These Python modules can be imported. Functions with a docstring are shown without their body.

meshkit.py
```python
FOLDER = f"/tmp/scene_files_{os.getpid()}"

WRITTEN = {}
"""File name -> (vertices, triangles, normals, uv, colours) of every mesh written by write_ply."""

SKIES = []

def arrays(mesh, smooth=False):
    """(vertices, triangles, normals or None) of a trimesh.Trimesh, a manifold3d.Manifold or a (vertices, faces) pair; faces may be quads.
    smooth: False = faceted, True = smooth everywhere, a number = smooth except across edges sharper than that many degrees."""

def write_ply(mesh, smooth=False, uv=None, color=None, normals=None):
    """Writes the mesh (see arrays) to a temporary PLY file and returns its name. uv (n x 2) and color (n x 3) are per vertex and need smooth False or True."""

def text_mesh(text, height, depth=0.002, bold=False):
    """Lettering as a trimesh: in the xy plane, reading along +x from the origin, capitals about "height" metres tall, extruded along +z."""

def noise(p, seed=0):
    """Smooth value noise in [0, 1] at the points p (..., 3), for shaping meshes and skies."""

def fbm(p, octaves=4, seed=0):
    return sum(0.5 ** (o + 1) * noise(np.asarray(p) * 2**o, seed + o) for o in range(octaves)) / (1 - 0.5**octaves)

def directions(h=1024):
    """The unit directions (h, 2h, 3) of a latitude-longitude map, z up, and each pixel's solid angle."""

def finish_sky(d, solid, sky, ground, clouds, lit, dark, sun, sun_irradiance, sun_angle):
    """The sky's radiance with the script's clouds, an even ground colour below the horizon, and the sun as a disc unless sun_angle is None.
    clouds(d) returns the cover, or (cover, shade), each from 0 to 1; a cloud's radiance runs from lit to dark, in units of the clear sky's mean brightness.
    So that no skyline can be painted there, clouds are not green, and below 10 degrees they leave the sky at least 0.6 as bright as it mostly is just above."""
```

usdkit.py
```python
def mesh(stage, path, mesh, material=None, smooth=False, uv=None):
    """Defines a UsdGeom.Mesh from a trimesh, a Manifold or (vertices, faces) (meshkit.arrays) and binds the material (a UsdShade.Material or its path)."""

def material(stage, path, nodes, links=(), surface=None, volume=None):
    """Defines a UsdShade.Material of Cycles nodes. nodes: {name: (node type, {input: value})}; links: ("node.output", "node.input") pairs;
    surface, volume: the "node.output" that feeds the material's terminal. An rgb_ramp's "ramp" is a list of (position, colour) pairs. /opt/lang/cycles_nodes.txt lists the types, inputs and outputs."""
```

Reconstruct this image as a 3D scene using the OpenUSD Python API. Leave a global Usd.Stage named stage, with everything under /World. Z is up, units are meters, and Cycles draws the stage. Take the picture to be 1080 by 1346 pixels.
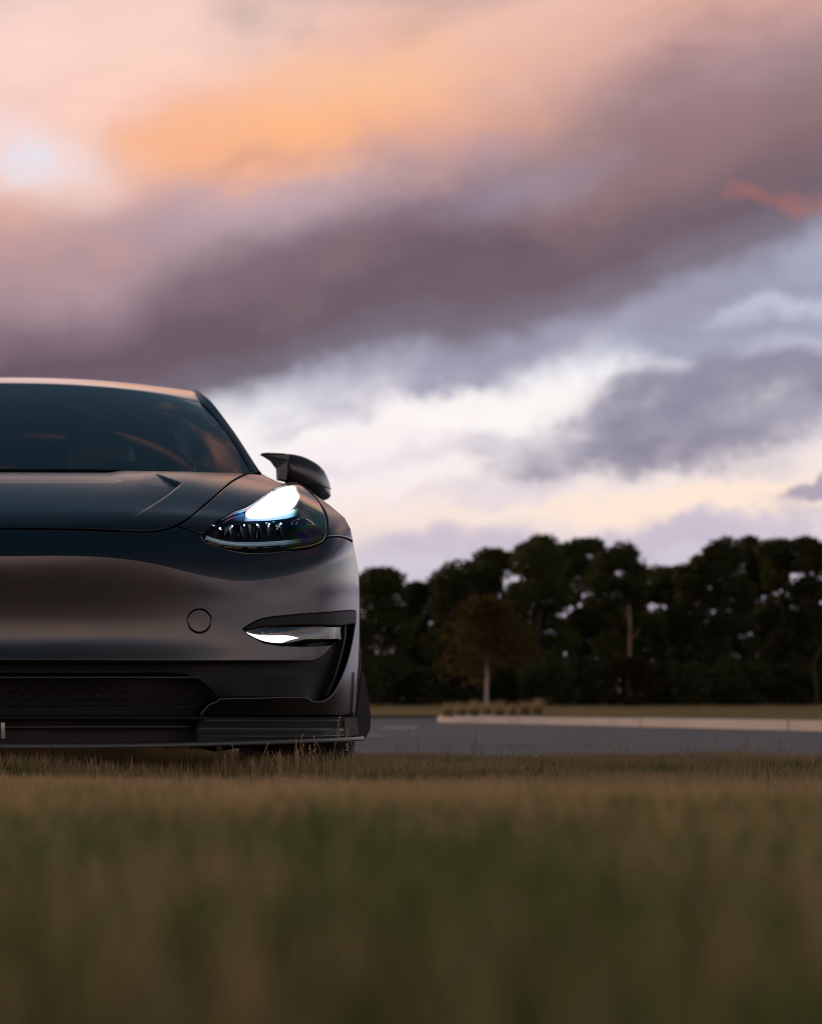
import math, random
import numpy as np, trimesh, usdkit, meshkit
from scipy.interpolate import CubicSpline, LinearNDInterpolator, NearestNDInterpolator, PchipInterpolator
from scipy.spatial import Delaunay
from shapely.geometry import Polygon, Point, LineString
from shapely import contains_xy
from pxr import Usd, UsdGeom, UsdLux, UsdShade, Gf, Sdf, Vt

stage = Usd.Stage.CreateInMemory()
UsdGeom.SetStageUpAxis(stage, 'Z')
UsdGeom.SetStageMetersPerUnit(stage, 1.0)
UsdGeom.Xform.Define(stage, '/World')
UsdGeom.Scope.Define(stage, '/World/Looks')
LK = '/World/Looks/'

# ------------------------------------------------------------------ camera
FPX, HC, VY = 2400.0, 0.23, 928.0        # focal length in photo pixels, eye height, horizon row of the photo
NOSE = 4.25                              # metres from the lens to the car's nose
cam = UsdGeom.Camera.Define(stage, '/World/camera')
cam.CreateHorizontalApertureAttr(24.0)
cam.CreateFocalLengthAttr(24.0 * FPX / 1080)
cam.CreateHorizontalApertureOffsetAttr(12.0)
cam.CreateVerticalApertureOffsetAttr(255 / 1080 * 24.0)
cam.CreateFStopAttr(3.5)
cam.CreateFocusDistanceAttr(4.5)
cam.CreateClippingRangeAttr(Gf.Vec2f(0.02, 5000))
cam.AddTranslateOp().Set(Gf.Vec3d(0, 0, HC))
cam.AddRotateXOp().Set(90)
cam.CreateExposureAttr(0.0)

# ------------------------------------------------------------------ sun (low, off to the right, veiled by cloud)
SUN_AZ, SUN_EL = math.radians(140), math.radians(8.0)
sun = UsdLux.DistantLight.Define(stage, '/World/sun')
sun.CreateIntensityAttr(0.40); sun.CreateAngleAttr(16.0); sun.CreateColorAttr(Gf.Vec3f(1.0, 0.70, 0.54))
sun.CreateNormalizeAttr(True)
sun.AddRotateZOp().Set(-math.degrees(SUN_AZ) + 180)
sun.AddRotateXOp().Set(-(90 - math.degrees(SUN_EL)))

def lin(*c):
    c = np.array(c, float) / 255
    return tuple(np.where(c <= 0.04045, c / 12.92, ((c + 0.055) / 1.055) ** 2.4))

class G:
    """A small node graph writer: an input given as 'node.output' becomes a link."""
    def __init__(s): s.n, s.l = {}, []
    def __call__(s, kind, out, **inp):
        k = 'n%03d' % len(s.n); vals = {}
        for a, b in inp.items():
            if isinstance(b, str) and '.' in b and b.split('.')[0] in s.n: s.l.append((b, k + '.' + a))
            else: vals[a] = b
        s.n[k] = (kind, vals)
        return k + '.' + out
    def math(s, op, a, b=0.5, c=0.0, clamp=False): return s('math', 'value', math_type=op, value1=a, value2=b, value3=c, use_clamp=clamp)
    def smooth(s, v, lo, hi, a=0.0, b=1.0): return s('map_range', 'result', range_type='smoothstep', value=v, from_min=lo, from_max=hi, to_min=a, to_max=b, clamp=True)
    def linear(s, v, lo, hi, a=0.0, b=1.0): return s('map_range', 'result', range_type='linear', value=v, from_min=lo, from_max=hi, to_min=a, to_max=b, clamp=True)
    def mix(s, f, a, b, t='mix'): return s('mix', 'color', mix_type=t, fac=f, color1=a, color2=b)
    def ramp(s, v, lo, hi, stops):
        st = [((p - lo) / (hi - lo), c) for p, c in stops]
        return s('rgb_ramp', 'color', fac=s.linear(v, lo, hi), ramp=st)
    def make(s, name, surface=None, volume=None): return usdkit.material(stage, LK + name, s.n, s.l, surface=surface, volume=volume)

# ------------------------------------------------------------------ sky
STRENGTH = 0.1
def sky_material():
    g = G()
    S = 1.0 / STRENGTH
    def C(r, gr, b, k=1.0): return tuple(np.array(lin(r, gr, b)) * S * k)
    d = g('texture_coordinate', 'generated')
    sep = g('separate_xyz', 'x', vector=d); sx = sep; sy = sep[:-1] + 'y'; sz = sep[:-1] + 'z'
    # angles of the direction in degrees: azimuth from +y towards +x, and elevation
    az = g.math('multiply', g.math('arctan2', sx, sy), 57.29578)
    el = g.math('multiply', g.math('arcsine', sz), 57.29578)
    q0 = g('combine_xyz', 'vector', x=az, y=el, z=0.0)
    def warp(scale, amp, detail, src=d):
        n = g('noise_texture', 'color', vector=src, scale=scale, detail=detail, roughness=0.58)
        v = g('vector_math', 'vector', math_type='subtract', vector1=n, vector2=(0.5, 0.5, 0.5))
        return g('vector_math', 'vector', math_type='multiply', vector1=v, vector2=(amp * 1.5, amp, 0))
    # streaky cloud texture, longer than tall
    st = g('vector_math', 'vector', math_type='multiply', vector1=d, vector2=(1, 1, 1.9))
    fine = g('noise_texture', 'fac', vector=st, scale=14.0, detail=6.0, roughness=0.56, distortion=0.25)
    broad = g('noise_texture', 'fac', vector=st, scale=5.5, detail=5.0, roughness=0.52)
    soft = g('vector_math', 'vector', math_type='add', vector1=q0, vector2=warp(4.0, 5.0, 3.0))
    crisp = g('vector_math', 'vector', math_type='add', vector1=q0, vector2=warp(9.0, 5.5, 9.0))
    def deg(px, py): return (math.degrees(math.atan(px / FPX)), math.degrees(math.atan((VY - py) / math.hypot(FPX, px))))
    def blob(col, cx, cy, rx, ry, color, k=1.0, rot=0.0, inner=0.3, q=None):
        a, e = deg(cx, cy)
        m = g('mapping', 'vector', mapping_type='texture', vector=q or soft, location=(a, e, 0), rotation=(0, 0, math.radians(rot)), scale=(rx / 41.5, ry / 41.5, 1))
        L = g('vector_math', 'value', math_type='length', vector1=m)
        L = g.math('add', L, g.math('multiply', g.math('subtract', fine, 0.5), 1.5 if q else 0.45))
        f = g.smooth(L, 1.0, inner, 0.0, k)
        return g.mix(f, col, color)
    se_soft = g('separate_xyz', 'y', vector=soft); se_crisp = g('separate_xyz', 'y', vector=crisp)
    # open dusk sky: physical sky, darker blue overhead
    clear = g('sky_texture', 'color', sky_type='single_scattering', sun_disc=False, sun_elevation=SUN_EL, sun_rotation=SUN_AZ)
    clear = g.mix(0.72, clear, g.ramp(el, 0, 90, [(0, C(130, 145, 172)), (18, C(84, 108, 132)), (27, C(42, 66, 82)), (40, C(38, 63, 79)), (90, C(48, 75, 94))]))
    # veil of thin cloud low down
    veil = g.ramp(se_crisp, 0, 24, [(0, C(200, 190, 208)), (3.2, C(203, 194, 211)), (4.6, C(214, 204, 216)), (6.0, C(247, 228, 219)), (7.4, C(250, 240, 240)),
                             (9.2, C(254, 248, 247)), (10.6, C(225, 226, 236)), (12, C(188, 194, 214)), (15, C(170, 172, 194)), (24, C(150, 150, 172))])
    cover = g.smooth(g.math('add', el, g.math('multiply', g.math('subtract', broad, 0.5), 8.0)), 21.0, 13.0)
    col = g.mix(cover, clear, veil)
    lump = g.smooth(fine, 0.34, 0.6)
    # ---- lower cloud masses
    CR = crisp
    col = blob(col, 600, 462, 330, 66, C(160, 158, 180), 0.95, 14, 0.1, CR)
    col = blob(col, 980, 420, 260, 90, C(158, 160, 184), 0.9, 8, 0.3, CR)
    col = blob(col, 930, 560, 330, 88, C(155, 151, 170), 0.9, 4, 0.2, CR)
    col = blob(col, 760, 595, 170, 52, C(150, 146, 166), 0.75, 0, 0.0, CR)
    col = blob(col, 880, 590, 170, 45, C(133, 128, 148), 0.7, 4, 0.1, CR)
    col = blob(col, 1000, 490, 210, 60, C(138, 134, 156), 0.8, 10, 0.3, CR)
    col = blob(col, 800, 415, 360, 80, C(154, 151, 172), 0.8, 14, 0.0, CR)
    col = blob(col, 1010, 395, 110, 22, C(216, 222, 238), 0.55, 5, -0.4, CR)
    col = blob(col, 1050, 440, 100, 26, C(218, 220, 236), 0.6, 10, -0.4, CR)
    col = blob(col, 905, 590, 60, 15, C(198, 186, 198), 0.45, 25, -0.3, CR)
    col = blob(col, 590, 540, 250, 44, C(254, 247, 245), 0.9, 6, 0.25, CR)
    col = blob(col, 620, 575, 210, 22, C(212, 203, 214), 0.7, 4, -0.1, CR)
    col = blob(col, 420, 540, 110, 26, C(206, 200, 214), 0.7, 12, -0.1, CR)
    col = blob(col, 440, 580, 160, 40, C(246, 236, 238), 0.6, 0, 0.3, CR)
    col = blob(col, 470, 605, 170, 26, C(220, 210, 222), 0.6, 6, -0.2, CR)
    col = blob(col, 880, 662, 270, 26, C(255, 232, 214), 0.95, -2, 0.45, CR)
    col = blob(col, 640, 640, 160, 22, C(226, 214, 222), 0.6, 0, 0.2, CR)
    col = blob(col, 1065, 655, 60, 16, C(165, 155, 178), 0.9, 6, 0.3, CR)
    col = blob(col, 800, 705, 330, 34, C(192, 182, 202), 0.7, 0, 0.3, CR)
    # ---- the great cloud bank: everything above a tilted great circle
    def vec(px, py):
        v = np.array([px, FPX, VY - py], float); return v / np.linalg.norm(v)
    nrm = np.cross(vec(1080, 328), vec(300, 530)); nrm /= np.linalg.norm(nrm)
    if nrm[2] < 0: nrm = -nrm
    wob = g('vector_math', 'vector', math_type='scale', scale=1.0, vector1=g('vector_math', 'vector', math_type='subtract', vector1=g('noise_texture', 'color', vector=d, scale=5.5, detail=6.0, roughness=0.55), vector2=(.5, .5, .5)))
    dw = g('vector_math', 'vector', math_type='add', vector1=d, vector2=g('vector_math', 'vector', math_type='multiply', vector1=wob, vector2=(0.1, 0.1, 0.1)))
    s = g('vector_math', 'value', math_type='dot_product', vector1=dw, vector2=tuple(nrm))
    sp = g.math('multiply', s, 2440.0)            # height above the bank's edge, in about the photo's pixels
    bank = g.ramp(sp, 0, 560, [(0, C(150, 148, 168)), (28, C(124, 115, 129)), (75, C(110, 94, 105)), (120, C(108, 91, 102)), (165, C(130, 109, 121)), (215, C(168, 142, 150)),
                               (265, C(194, 154, 152)), (330, C(226, 178, 162)), (430, C(245, 203, 190)), (560, C(246, 211, 203))])
    tex = g.linear(g.math('add', g.math('multiply', fine, 0.45), g.math('multiply', broad, 0.75)), 0.42, 0.78, 0.87, 1.13)
    bank = g('vector_math', 'vector', math_type='scale', vector1=bank, scale=tex)
    SF = soft
    bank = blob(bank, 930, 150, 330, 150, C(152, 122, 124), 0.75, 12, 0.1, SF)
    bank = blob(bank, 960, 255, 220, 40, C(115, 99, 111), 0.6, 12, 0.1, SF)
    bank = blob(bank, 690, 240, 200, 42, C(160, 144, 162), 0.55, 16, 0.1, SF)
    bank = blob(bank, 300, 280, 330, 85, C(188, 165, 177), 0.85, 4, 0.0, SF)
    bank = blob(bank, 100, 330, 240, 90, C(172, 146, 156), 0.6, 10, -0.1, SF)
    bank = blob(bank, 420, 345, 240, 60, C(136, 114, 122), 0.7, 16, -0.1, CR)
    bank = blob(bank, 400, 140, 470, 165, C(250, 188, 154), 0.8, 6, -0.2, SF)
    bank = blob(bank, 400, 155, 320, 90, C(254, 178, 126), 0.85, 4, -0.3, SF)
    bank = blob(bank, 235, 190, 110, 70, C(250, 182, 140), 0.6, -30, 0.1, SF)
    bank = blob(bank, 480, 90, 260, 85, C(254, 200, 156), 0.75, 8, -0.2, SF)
    bank = blob(bank, 330, 205, 130, 24, C(205, 156, 140), 0.5, 4, -0.2, CR)
    bank = blob(bank, 240, 20, 320, 80, C(251, 214, 200), 0.7, 0, 0.0, SF)
    bank = blob(bank, 80, 200, 140, 90, C(245, 226, 228), 0.8, -20, 0.0, SF)
    bank = blob(bank, 38, 178, 50, 38, C(226, 230, 243), 0.7, 0, -0.1, CR)
    bank = blob(bank, 1010, 268, 56, 13, C(186, 114, 104), 0.42, -14, 0.1, CR)
    bank = blob(bank, 1050, 298, 34, 9, C(186, 120, 110), 0.42, 20, 0.1, CR)
    edge = g.smooth(g.math('add', sp, g.math('multiply', g.math('subtract', fine, 0.5), 90.0)), -28.0, 34.0)
    # the bank reaches highest ahead and thins out behind
    reach = g.math('subtract', el, g.math('multiply', sy, 5.5))
    top = g.smooth(g.math('add', reach, g.math('multiply', g.math('subtract', broad, 0.5), 9.0)), 18.6, 15.2)
    # broken pink wisps above the bank
    wisp = g.math('multiply', g.smooth(g('noise_texture', 'fac', vector=st, scale=2.6, detail=6.0, roughness=0.6, distortion=1.0), 0.52, 0.7), g.math('multiply', g.smooth(el, 20.0, 26.0), g.smooth(el, 66.0, 30.0)))
    col = g.mix(g.math('multiply', wisp, 0.6), col, C(214, 150, 132))
    # the side of the sky where the sun went down glows warmer
    sunv = (math.sin(SUN_AZ) * math.cos(SUN_EL), math.cos(SUN_AZ) * math.cos(SUN_EL), math.sin(SUN_EL))
    glow = g.linear(g('vector_math', 'value', math_type='dot_product', vector1=d, vector2=sunv), 0.0, 1.0)
    bank = g.mix(g.math('multiply', g.math('multiply', glow, glow), 0.8), bank, C(246, 216, 198, 1.6))
    col = g.mix(g.math('multiply', edge, top), col, bank)
    out = g('background_shader', 'background', color=col, strength=STRENGTH)
    return g.make('sky_look', out)
sky = UsdLux.DomeLight.Define(stage, '/World/sky')
UsdShade.MaterialBindingAPI.Apply(sky.GetPrim()).Bind(sky_material())
sky.GetPrim().SetCustomDataByKey('kind', 'structure')

# ------------------------------------------------------------------ writing helpers
def define_mesh(path, v, f, mat, normals=None, smooth=False, uv=None):
    m = usdkit.mesh(stage, path, (np.asarray(v, float), np.asarray(f, int)), mat, smooth=smooth if normals is None else False, uv=uv)
    if normals is not None:
        m.CreateNormalsAttr(Vt.Vec3fArray.FromNumpy(np.asarray(normals, np.float32)))
        m.SetNormalsInterpolation('vertex')
    return m
taken = {}
def numbered(parent, name):
    k = parent + '/' + name; n = taken.get(k, 0); taken[k] = n + 1
    return k if n == 0 else '%s_%03d' % (k, n)
def tag(p, label=None, cat=None, group=None, kind=None):
    p = p.GetPrim() if hasattr(p, 'GetPrim') else p
    for k, val in (('label', label), ('category', cat), ('group', group), ('kind', kind)):
        if val: p.SetCustomDataByKey(k, val)
    return p
class Thing:
    """An Xform at the thing's base; parts are given in world coordinates."""
    def __init__(s, name, base=(0, 0, 0), parent='/World', **t):
        s.base = np.array(base, float); s.path = numbered(parent, name)
        s.x = UsdGeom.Xform.Define(stage, s.path)
        if np.abs(s.base).max() > 0: s.x.AddTranslateOp().Set(Gf.Vec3d(*map(float, s.base)))
        tag(s.x, **t)
    def part(s, name, mesh, mat, smooth=False, normals=None, parent=None, uv=None, label=None, kind=None):
        if hasattr(mesh, 'vertices'): v, f = np.array(mesh.vertices), np.array(mesh.faces)
        else: v, f = mesh[0], mesh[1]
        if len(mesh) == 3 if isinstance(mesh, tuple) else False: normals = mesh[2]
        p = numbered(parent or s.path, name)
        m = define_mesh(p, np.asarray(v) - s.base, f, mat, normals, smooth, uv)
        tag(m, label=label, kind=kind)
        return p
def single(name, mesh, mat, smooth=False, normals=None, **t):
    v, f = (np.array(mesh.vertices), np.array(mesh.faces)) if hasattr(mesh, 'vertices') else mesh[:2]
    return tag(define_mesh(numbered('/World', name), v, f, mat, normals, smooth), **t)
def cat(*ms):
    V, F, n = [], [], 0
    for m in ms:
        v, f = (np.array(m.vertices), np.array(m.faces)) if hasattr(m, 'vertices') else (np.asarray(m[0]), np.asarray(m[1]))
        if f.shape[1] == 4: f = np.vstack([f[:, [0, 1, 2]], f[:, [0, 2, 3]]])
        V.append(v); F.append(f + n); n += len(v)
    return np.vstack(V), np.vstack(F)
def tube(pts, r, n=8, closed=False):
    pts = np.asarray(pts, float); r = np.broadcast_to(r, len(pts)); T = np.gradient(pts, axis=0)
    if closed: T = np.roll(pts, -1, 0) - np.roll(pts, 1, 0)
    T /= np.linalg.norm(T, axis=1, keepdims=True) + 1e-12
    up = np.array([0, 0, 1.0]) if abs(T[:, 2]).mean() < 0.8 else np.array([1.0, 0, 0])
    A = np.cross(T, up); A /= np.linalg.norm(A, axis=1, keepdims=True) + 1e-12; B = np.cross(A, T)
    a = np.arange(n) / n * 2 * np.pi
    V = pts[:, None] + r[:, None, None] * (np.cos(a)[None, :, None] * A[:, None] + np.sin(a)[None, :, None] * B[:, None])
    m = len(pts); F = []
    for i in range(m if closed else m - 1):
        j = (i + 1) % m
        for k in range(n):
            l = (k + 1) % n; F += [[i * n + k, j * n + k, j * n + l], [i * n + k, j * n + l, i * n + l]]
    V = V.reshape(-1, 3)
    if not closed:
        c0, c1 = len(V), len(V) + 1; V = np.vstack([V, pts[0], pts[-1]])
        for k in range(n):
            l = (k + 1) % n; F += [[c0, k, l], [c1, (m - 1) * n + l, (m - 1) * n + k]]
    return V, np.array(F)
def grid_mesh(P, flip=False):
    """P (n, m, 3) -> vertices, triangles."""
    n, m = P.shape[:2]; i = np.arange(n * m).reshape(n, m)
    q = np.stack([i[:-1, :-1], i[1:, :-1], i[1:, 1:], i[:-1, 1:]], -1).reshape(-1, 4)
    f = np.vstack([q[:, [0, 1, 2]], q[:, [0, 2, 3]]])
    return P.reshape(-1, 3), f[:, ::-1] if flip else f
def lathe(profile, axis_pt, n=64):
    """profile (r, x) spun about the x axis through axis_pt."""
    pr = np.asarray(profile, float); a = np.arange(n + 1) / n * 2 * np.pi
    P = np.stack([np.stack([np.full_like(a, x), r * np.cos(a), r * np.sin(a)], -1) for r, x in pr]) + np.asarray(axis_pt)
    return grid_mesh(P)
def box(c, s, rot=0):
    b = trimesh.creation.box(s)
    if rot: b.apply_transform(trimesh.transformations.rotation_matrix(rot, [0, 0, 1]))
    b.apply_translation(c); return b
def at(px, py, Y): return np.array([px * Y / FPX, Y, HC + (VY - py) * Y / FPX])

# ------------------------------------------------------------------ materials
def plain(name, color, rough=0.5, **k):
    g = G(); p = g('principled_bsdf', 'BSDF', base_color=color, roughness=rough, **k)
    return g.make(name, p)
def wrap_paint(name='satin_grey_wrap', coat=0.35, crough=0.14):
    g = G(); pos = g('texture_coordinate', 'object')
    n = g('noise_texture', 'fac', vector=pos, scale=900.0, detail=2.0)
    peel = g('noise_texture', 'fac', vector=pos, scale=26.0, detail=3.0)
    b0 = g('bump', 'normal', height=peel, strength=0.12, distance=0.0012)
    b = g('bump', 'normal', height=n, strength=0.07, distance=0.0006, normal=b0)
    n2 = g('noise_texture', 'fac', vector=pos, scale=3.5, detail=5.0)
    r = g.linear(n2, 0.3, 0.7, 0.18, 0.225)
    p = g('principled_bsdf', 'BSDF', base_color=(0.068, 0.066, 0.070), metallic=1.0, roughness=r, normal=b, coat_weight=coat, coat_roughness=crough)
    return g.make(name, p)
def carbon(name, scale=210.0, rough=0.2, hi=0.034):
    g = G(); pos = g('texture_coordinate', 'object')
    flat = g('vector_math', 'vector', math_type='multiply', vector1=pos, vector2=(1.0, 0.0, 1.0))
    r = g('mapping', 'vector', vector=flat, rotation=(0.0, math.radians(45), 0.0), location=(0.0, 0.0013, 0.0))
    c = g('checker_texture', 'fac', vector=r, scale=scale)
    col = g.mix(c, (0.012, 0.012, 0.013), (hi, hi, hi * 1.03))
    n = g('noise_texture', 'fac', vector=pos, scale=6.0, detail=4.0)
    p = g('principled_bsdf', 'BSDF', base_color=col, roughness=g.linear(n, 0.3, 0.7, rough, rough + 0.12), coat_weight=0.3, coat_roughness=0.08)
    return g.make(name, p)
def pane(name, tint, extra=0.0, ior=1.5, rough=0.0):
    g = G(); t = g('transparent_bsdf', 'BSDF', color=tint); gl = g('glossy_bsdf', 'BSDF', color=(1, 1, 1), roughness=rough)
    f = g('fresnel', 'fac', IOR=ior)
    if extra: f = g.math('add', f, extra, clamp=True)
    return g.make(name, g('mix_closure', 'closure', fac=f, closure1=t, closure2=gl))
def film_lens():
    """Clear lens under a colour-shifting film."""
    g = G(); pos = g('texture_coordinate', 'object')
    n = g('noise_texture', 'fac', vector=pos, scale=7.0, detail=3.0, distortion=0.8)
    sx = g('separate_xyz', 'x', vector=pos)
    thick = g.math('add', g.linear(n, 0.25, 0.75, 210.0, 480.0), g.linear(sx, 0.55, 0.82, 0.0, 170.0))
    m = g('metallic_bsdf', 'BSDF', fresnel_type='physical_conductor', ior=(1.9, 1.9, 1.9), k=(0.9, 0.9, 0.9), roughness=0.05, thin_film_thickness=thick, thin_film_ior=1.45)
    t = g('transparent_bsdf', 'BSDF', color=(0.9, 0.94, 0.97))
    sd_ = g.math('subtract', sx, g.math('multiply', g.math('subtract', sx[:-1] + 'z', 0.70), 0.55))
    f = g.math('add', g('fresnel', 'fac', IOR=1.5), g.linear(sd_, 0.738, 0.778, 0.0, 0.85), clamp=True)
    return g.make('headlight_film', g('mix_closure', 'closure', fac=f, closure1=t, closure2=m))
M = {}
M['wrap'] = wrap_paint()
M['wrap_gloss'] = wrap_paint('glossy_grey_wrap', 1.0, 0.05)
M['carbon'] = carbon('carbon_weave')
M['carbon_dark'] = carbon('dark_carbon_weave', 210.0, 0.36, 0.022)
M['carbon_fine'] = carbon('fine_carbon_weave', 330.0, 0.16, 0.022)
M['gloss'] = plain('gloss_black', (0.012, 0.012, 0.013), 0.12, coat_weight=0.5, coat_roughness=0.05)
M['satin'] = plain('satin_black_plastic', (0.007, 0.007, 0.0075), 0.5, specular_ior_level=0.22)
M['matte'] = plain('matte_black', (0.010, 0.010, 0.010), 0.7)
M['rubber'] = plain('tyre_rubber', (0.018, 0.017, 0.016), 0.75)
M['rim'] = plain('dark_rim', (0.05, 0.05, 0.052), 0.35, metallic=0.8)
M['glass'] = pane('windscreen_glass', (0.66, 0.82, 0.80), 0.03, 1.5)
M['dark_glass'] = pane('tinted_glass', (0.55, 0.64, 0.62), 0.04, 1.5)
M['roof_glass'] = pane('roof_glass', (0.12, 0.16, 0.17), 0.05, 1.52)
M['headlining'] = plain('headlining', (0.30, 0.29, 0.28), 0.8)
M['led'] = plain('led', (0.9, 0.9, 0.9), 0.3, emission_color=(0.92, 0.96, 1.0), emission_strength=6.0)
M['film'] = film_lens()
M['clear'] = pane('fog_lens', (0.9, 0.92, 0.92), 0.05, 1.5)
M['chrome'] = plain('chrome', (0.75, 0.75, 0.74), 0.07, metallic=1.0)
M['smoke_chrome'] = plain('smoked_chrome', (0.22, 0.22, 0.23), 0.1, metallic=1.0)
M['amber'] = plain('amber_reflector', (0.30, 0.16, 0.07), 0.25)
M['lightguide'] = plain('light_guide', (0.55, 0.75, 0.85), 0.2, emission_color=(0.55, 0.82, 1.0), emission_strength=0.10, metallic=0.5)
M['blue'] = plain('blue_reflector', (0.08, 0.42, 0.62), 0.22, metallic=0.9)
M['lit'] = plain('lit_lamp', (0.9, 0.9, 0.9), 0.3, emission_color=(1.0, 0.97, 0.93), emission_strength=4.5)
M['lit_fog'] = plain('lit_fog_lamp', (0.9, 0.9, 0.9), 0.3, emission_color=(1.0, 0.97, 0.93), emission_strength=1.4)
M['fin'] = plain('silvered_plastic', (0.85, 0.85, 0.83), 0.2, metallic=0.1)
M['seat'] = plain('seat_leather', (0.20, 0.155, 0.12), 0.55)
M['dash'] = plain('dashboard', (0.012, 0.012, 0.013), 0.6)
M['silver'] = plain('brushed_metal', (0.4, 0.39, 0.38), 0.35, metallic=1.0)

def ground_mat(name, stops, scale=9.0, fine=140.0, bump=0.03, rough=0.95):
    g = G(); pos = g('geometry', 'position')
    a = g('noise_texture', 'fac', vector=pos, scale=scale, detail=6.0, roughness=0.65)
    b = g('noise_texture', 'fac', vector=pos, scale=fine, detail=3.0)
    f = g.math('add', g.math('multiply', a, 0.65), g.math('multiply', b, 0.35))
    col = g('rgb_ramp', 'color', fac=g.linear(f, 0.3, 0.7), ramp=stops)
    bm = g('bump', 'normal', height=f, strength=0.8, distance=bump)
    return g.make(name, g('principled_bsdf', 'BSDF', base_color=col, roughness=rough, normal=bm, specular_ior_level=0.2))
M['soil'] = ground_mat('thatch_soil', [(0, (0.08, 0.064, 0.036)), (0.5, (0.15, 0.115, 0.062)), (1, (0.11, 0.105, 0.045))])
M['lawn'] = ground_mat('dry_lawn', [(0, (0.15, 0.108, 0.018)), (0.5, (0.25, 0.165, 0.032)), (1, (0.15, 0.155, 0.024))], 0.9, 18.0, 0.05)
M['forest_floor'] = ground_mat('forest_floor', [(0, (0.03, 0.025, 0.012)), (1, (0.07, 0.05, 0.02))], 0.3, 6.0, 0.05)
M['concrete'] = ground_mat('kerb_concrete', [(0, (0.38, 0.335, 0.29)), (0.6, (0.52, 0.465, 0.41)), (1, (0.58, 0.525, 0.47))], 2.2, 60.0, 0.004, 0.85)
def asphalt():
    g = G(); pos = g('geometry', 'position')
    a = g('noise_texture', 'fac', vector=pos, scale=0.6, detail=6.0, roughness=0.6)
    b = g('voronoi_texture', 'color', vector=pos, scale=110.0)
    bb = g('rgb_to_bw', 'val', color=b)
    f = g.math('add', g.math('multiply', a, 0.7), g.math('multiply', bb, 0.3))
    col = g('rgb_ramp', 'color', fac=g.linear(f, 0.28, 0.72), ramp=[(0, (0.070, 0.074, 0.080)), (0.5, (0.128, 0.132, 0.139)), (1, (0.178, 0.182, 0.188))])
    bm = g('bump', 'normal', height=bb, strength=0.5, distance=0.004)
    return g.make('asphalt', g('principled_bsdf', 'BSDF', base_color=col, roughness=0.8, normal=bm, specular_ior_level=0.35))
M['asphalt'] = asphalt()
def worn_paint():
    g = G(); pos = g('geometry', 'position')
    n = g('noise_texture', 'fac', vector=pos, scale=22.0, detail=6.0, roughness=0.7)
    col = g.mix(g.smooth(n, 0.40, 0.62), (0.42, 0.40, 0.39), (0.10, 0.10, 0.10))
    return g.make('worn_road_paint', g('principled_bsdf', 'BSDF', base_color=col, roughness=0.8))
M['paint'] = worn_paint()
def leafy(name, c0, c1, trans=0.35):
    g = G(); r = g('geometry', 'random_per_island')
    pos = g('geometry', 'position'); n = g('noise_texture', 'fac', vector=pos, scale=0.9, detail=2.0)
    f = g.math('add', g.math('multiply', r, 0.6), g.math('multiply', n, 0.4))
    col = g('rgb_ramp', 'color', fac=f, ramp=[(0, c0), (1, c1)])
    a = g('diffuse_bsdf', 'BSDF', color=col); b = g('translucent_bsdf', 'BSDF', color=col)
    return g.make(name, g('mix_closure', 'closure', fac=trans, closure1=a, closure2=b))
M['leaf'] = leafy('oak_foliage', (0.060, 0.070, 0.030), (0.165, 0.175, 0.068), 0.45)
M['leaf_olive'] = leafy('olive_foliage', (0.045, 0.042, 0.016), (0.13, 0.115, 0.035))
M['leaf_dark'] = leafy('dark_foliage', (0.045, 0.052, 0.025), (0.125, 0.130, 0.055), 0.4)
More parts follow.
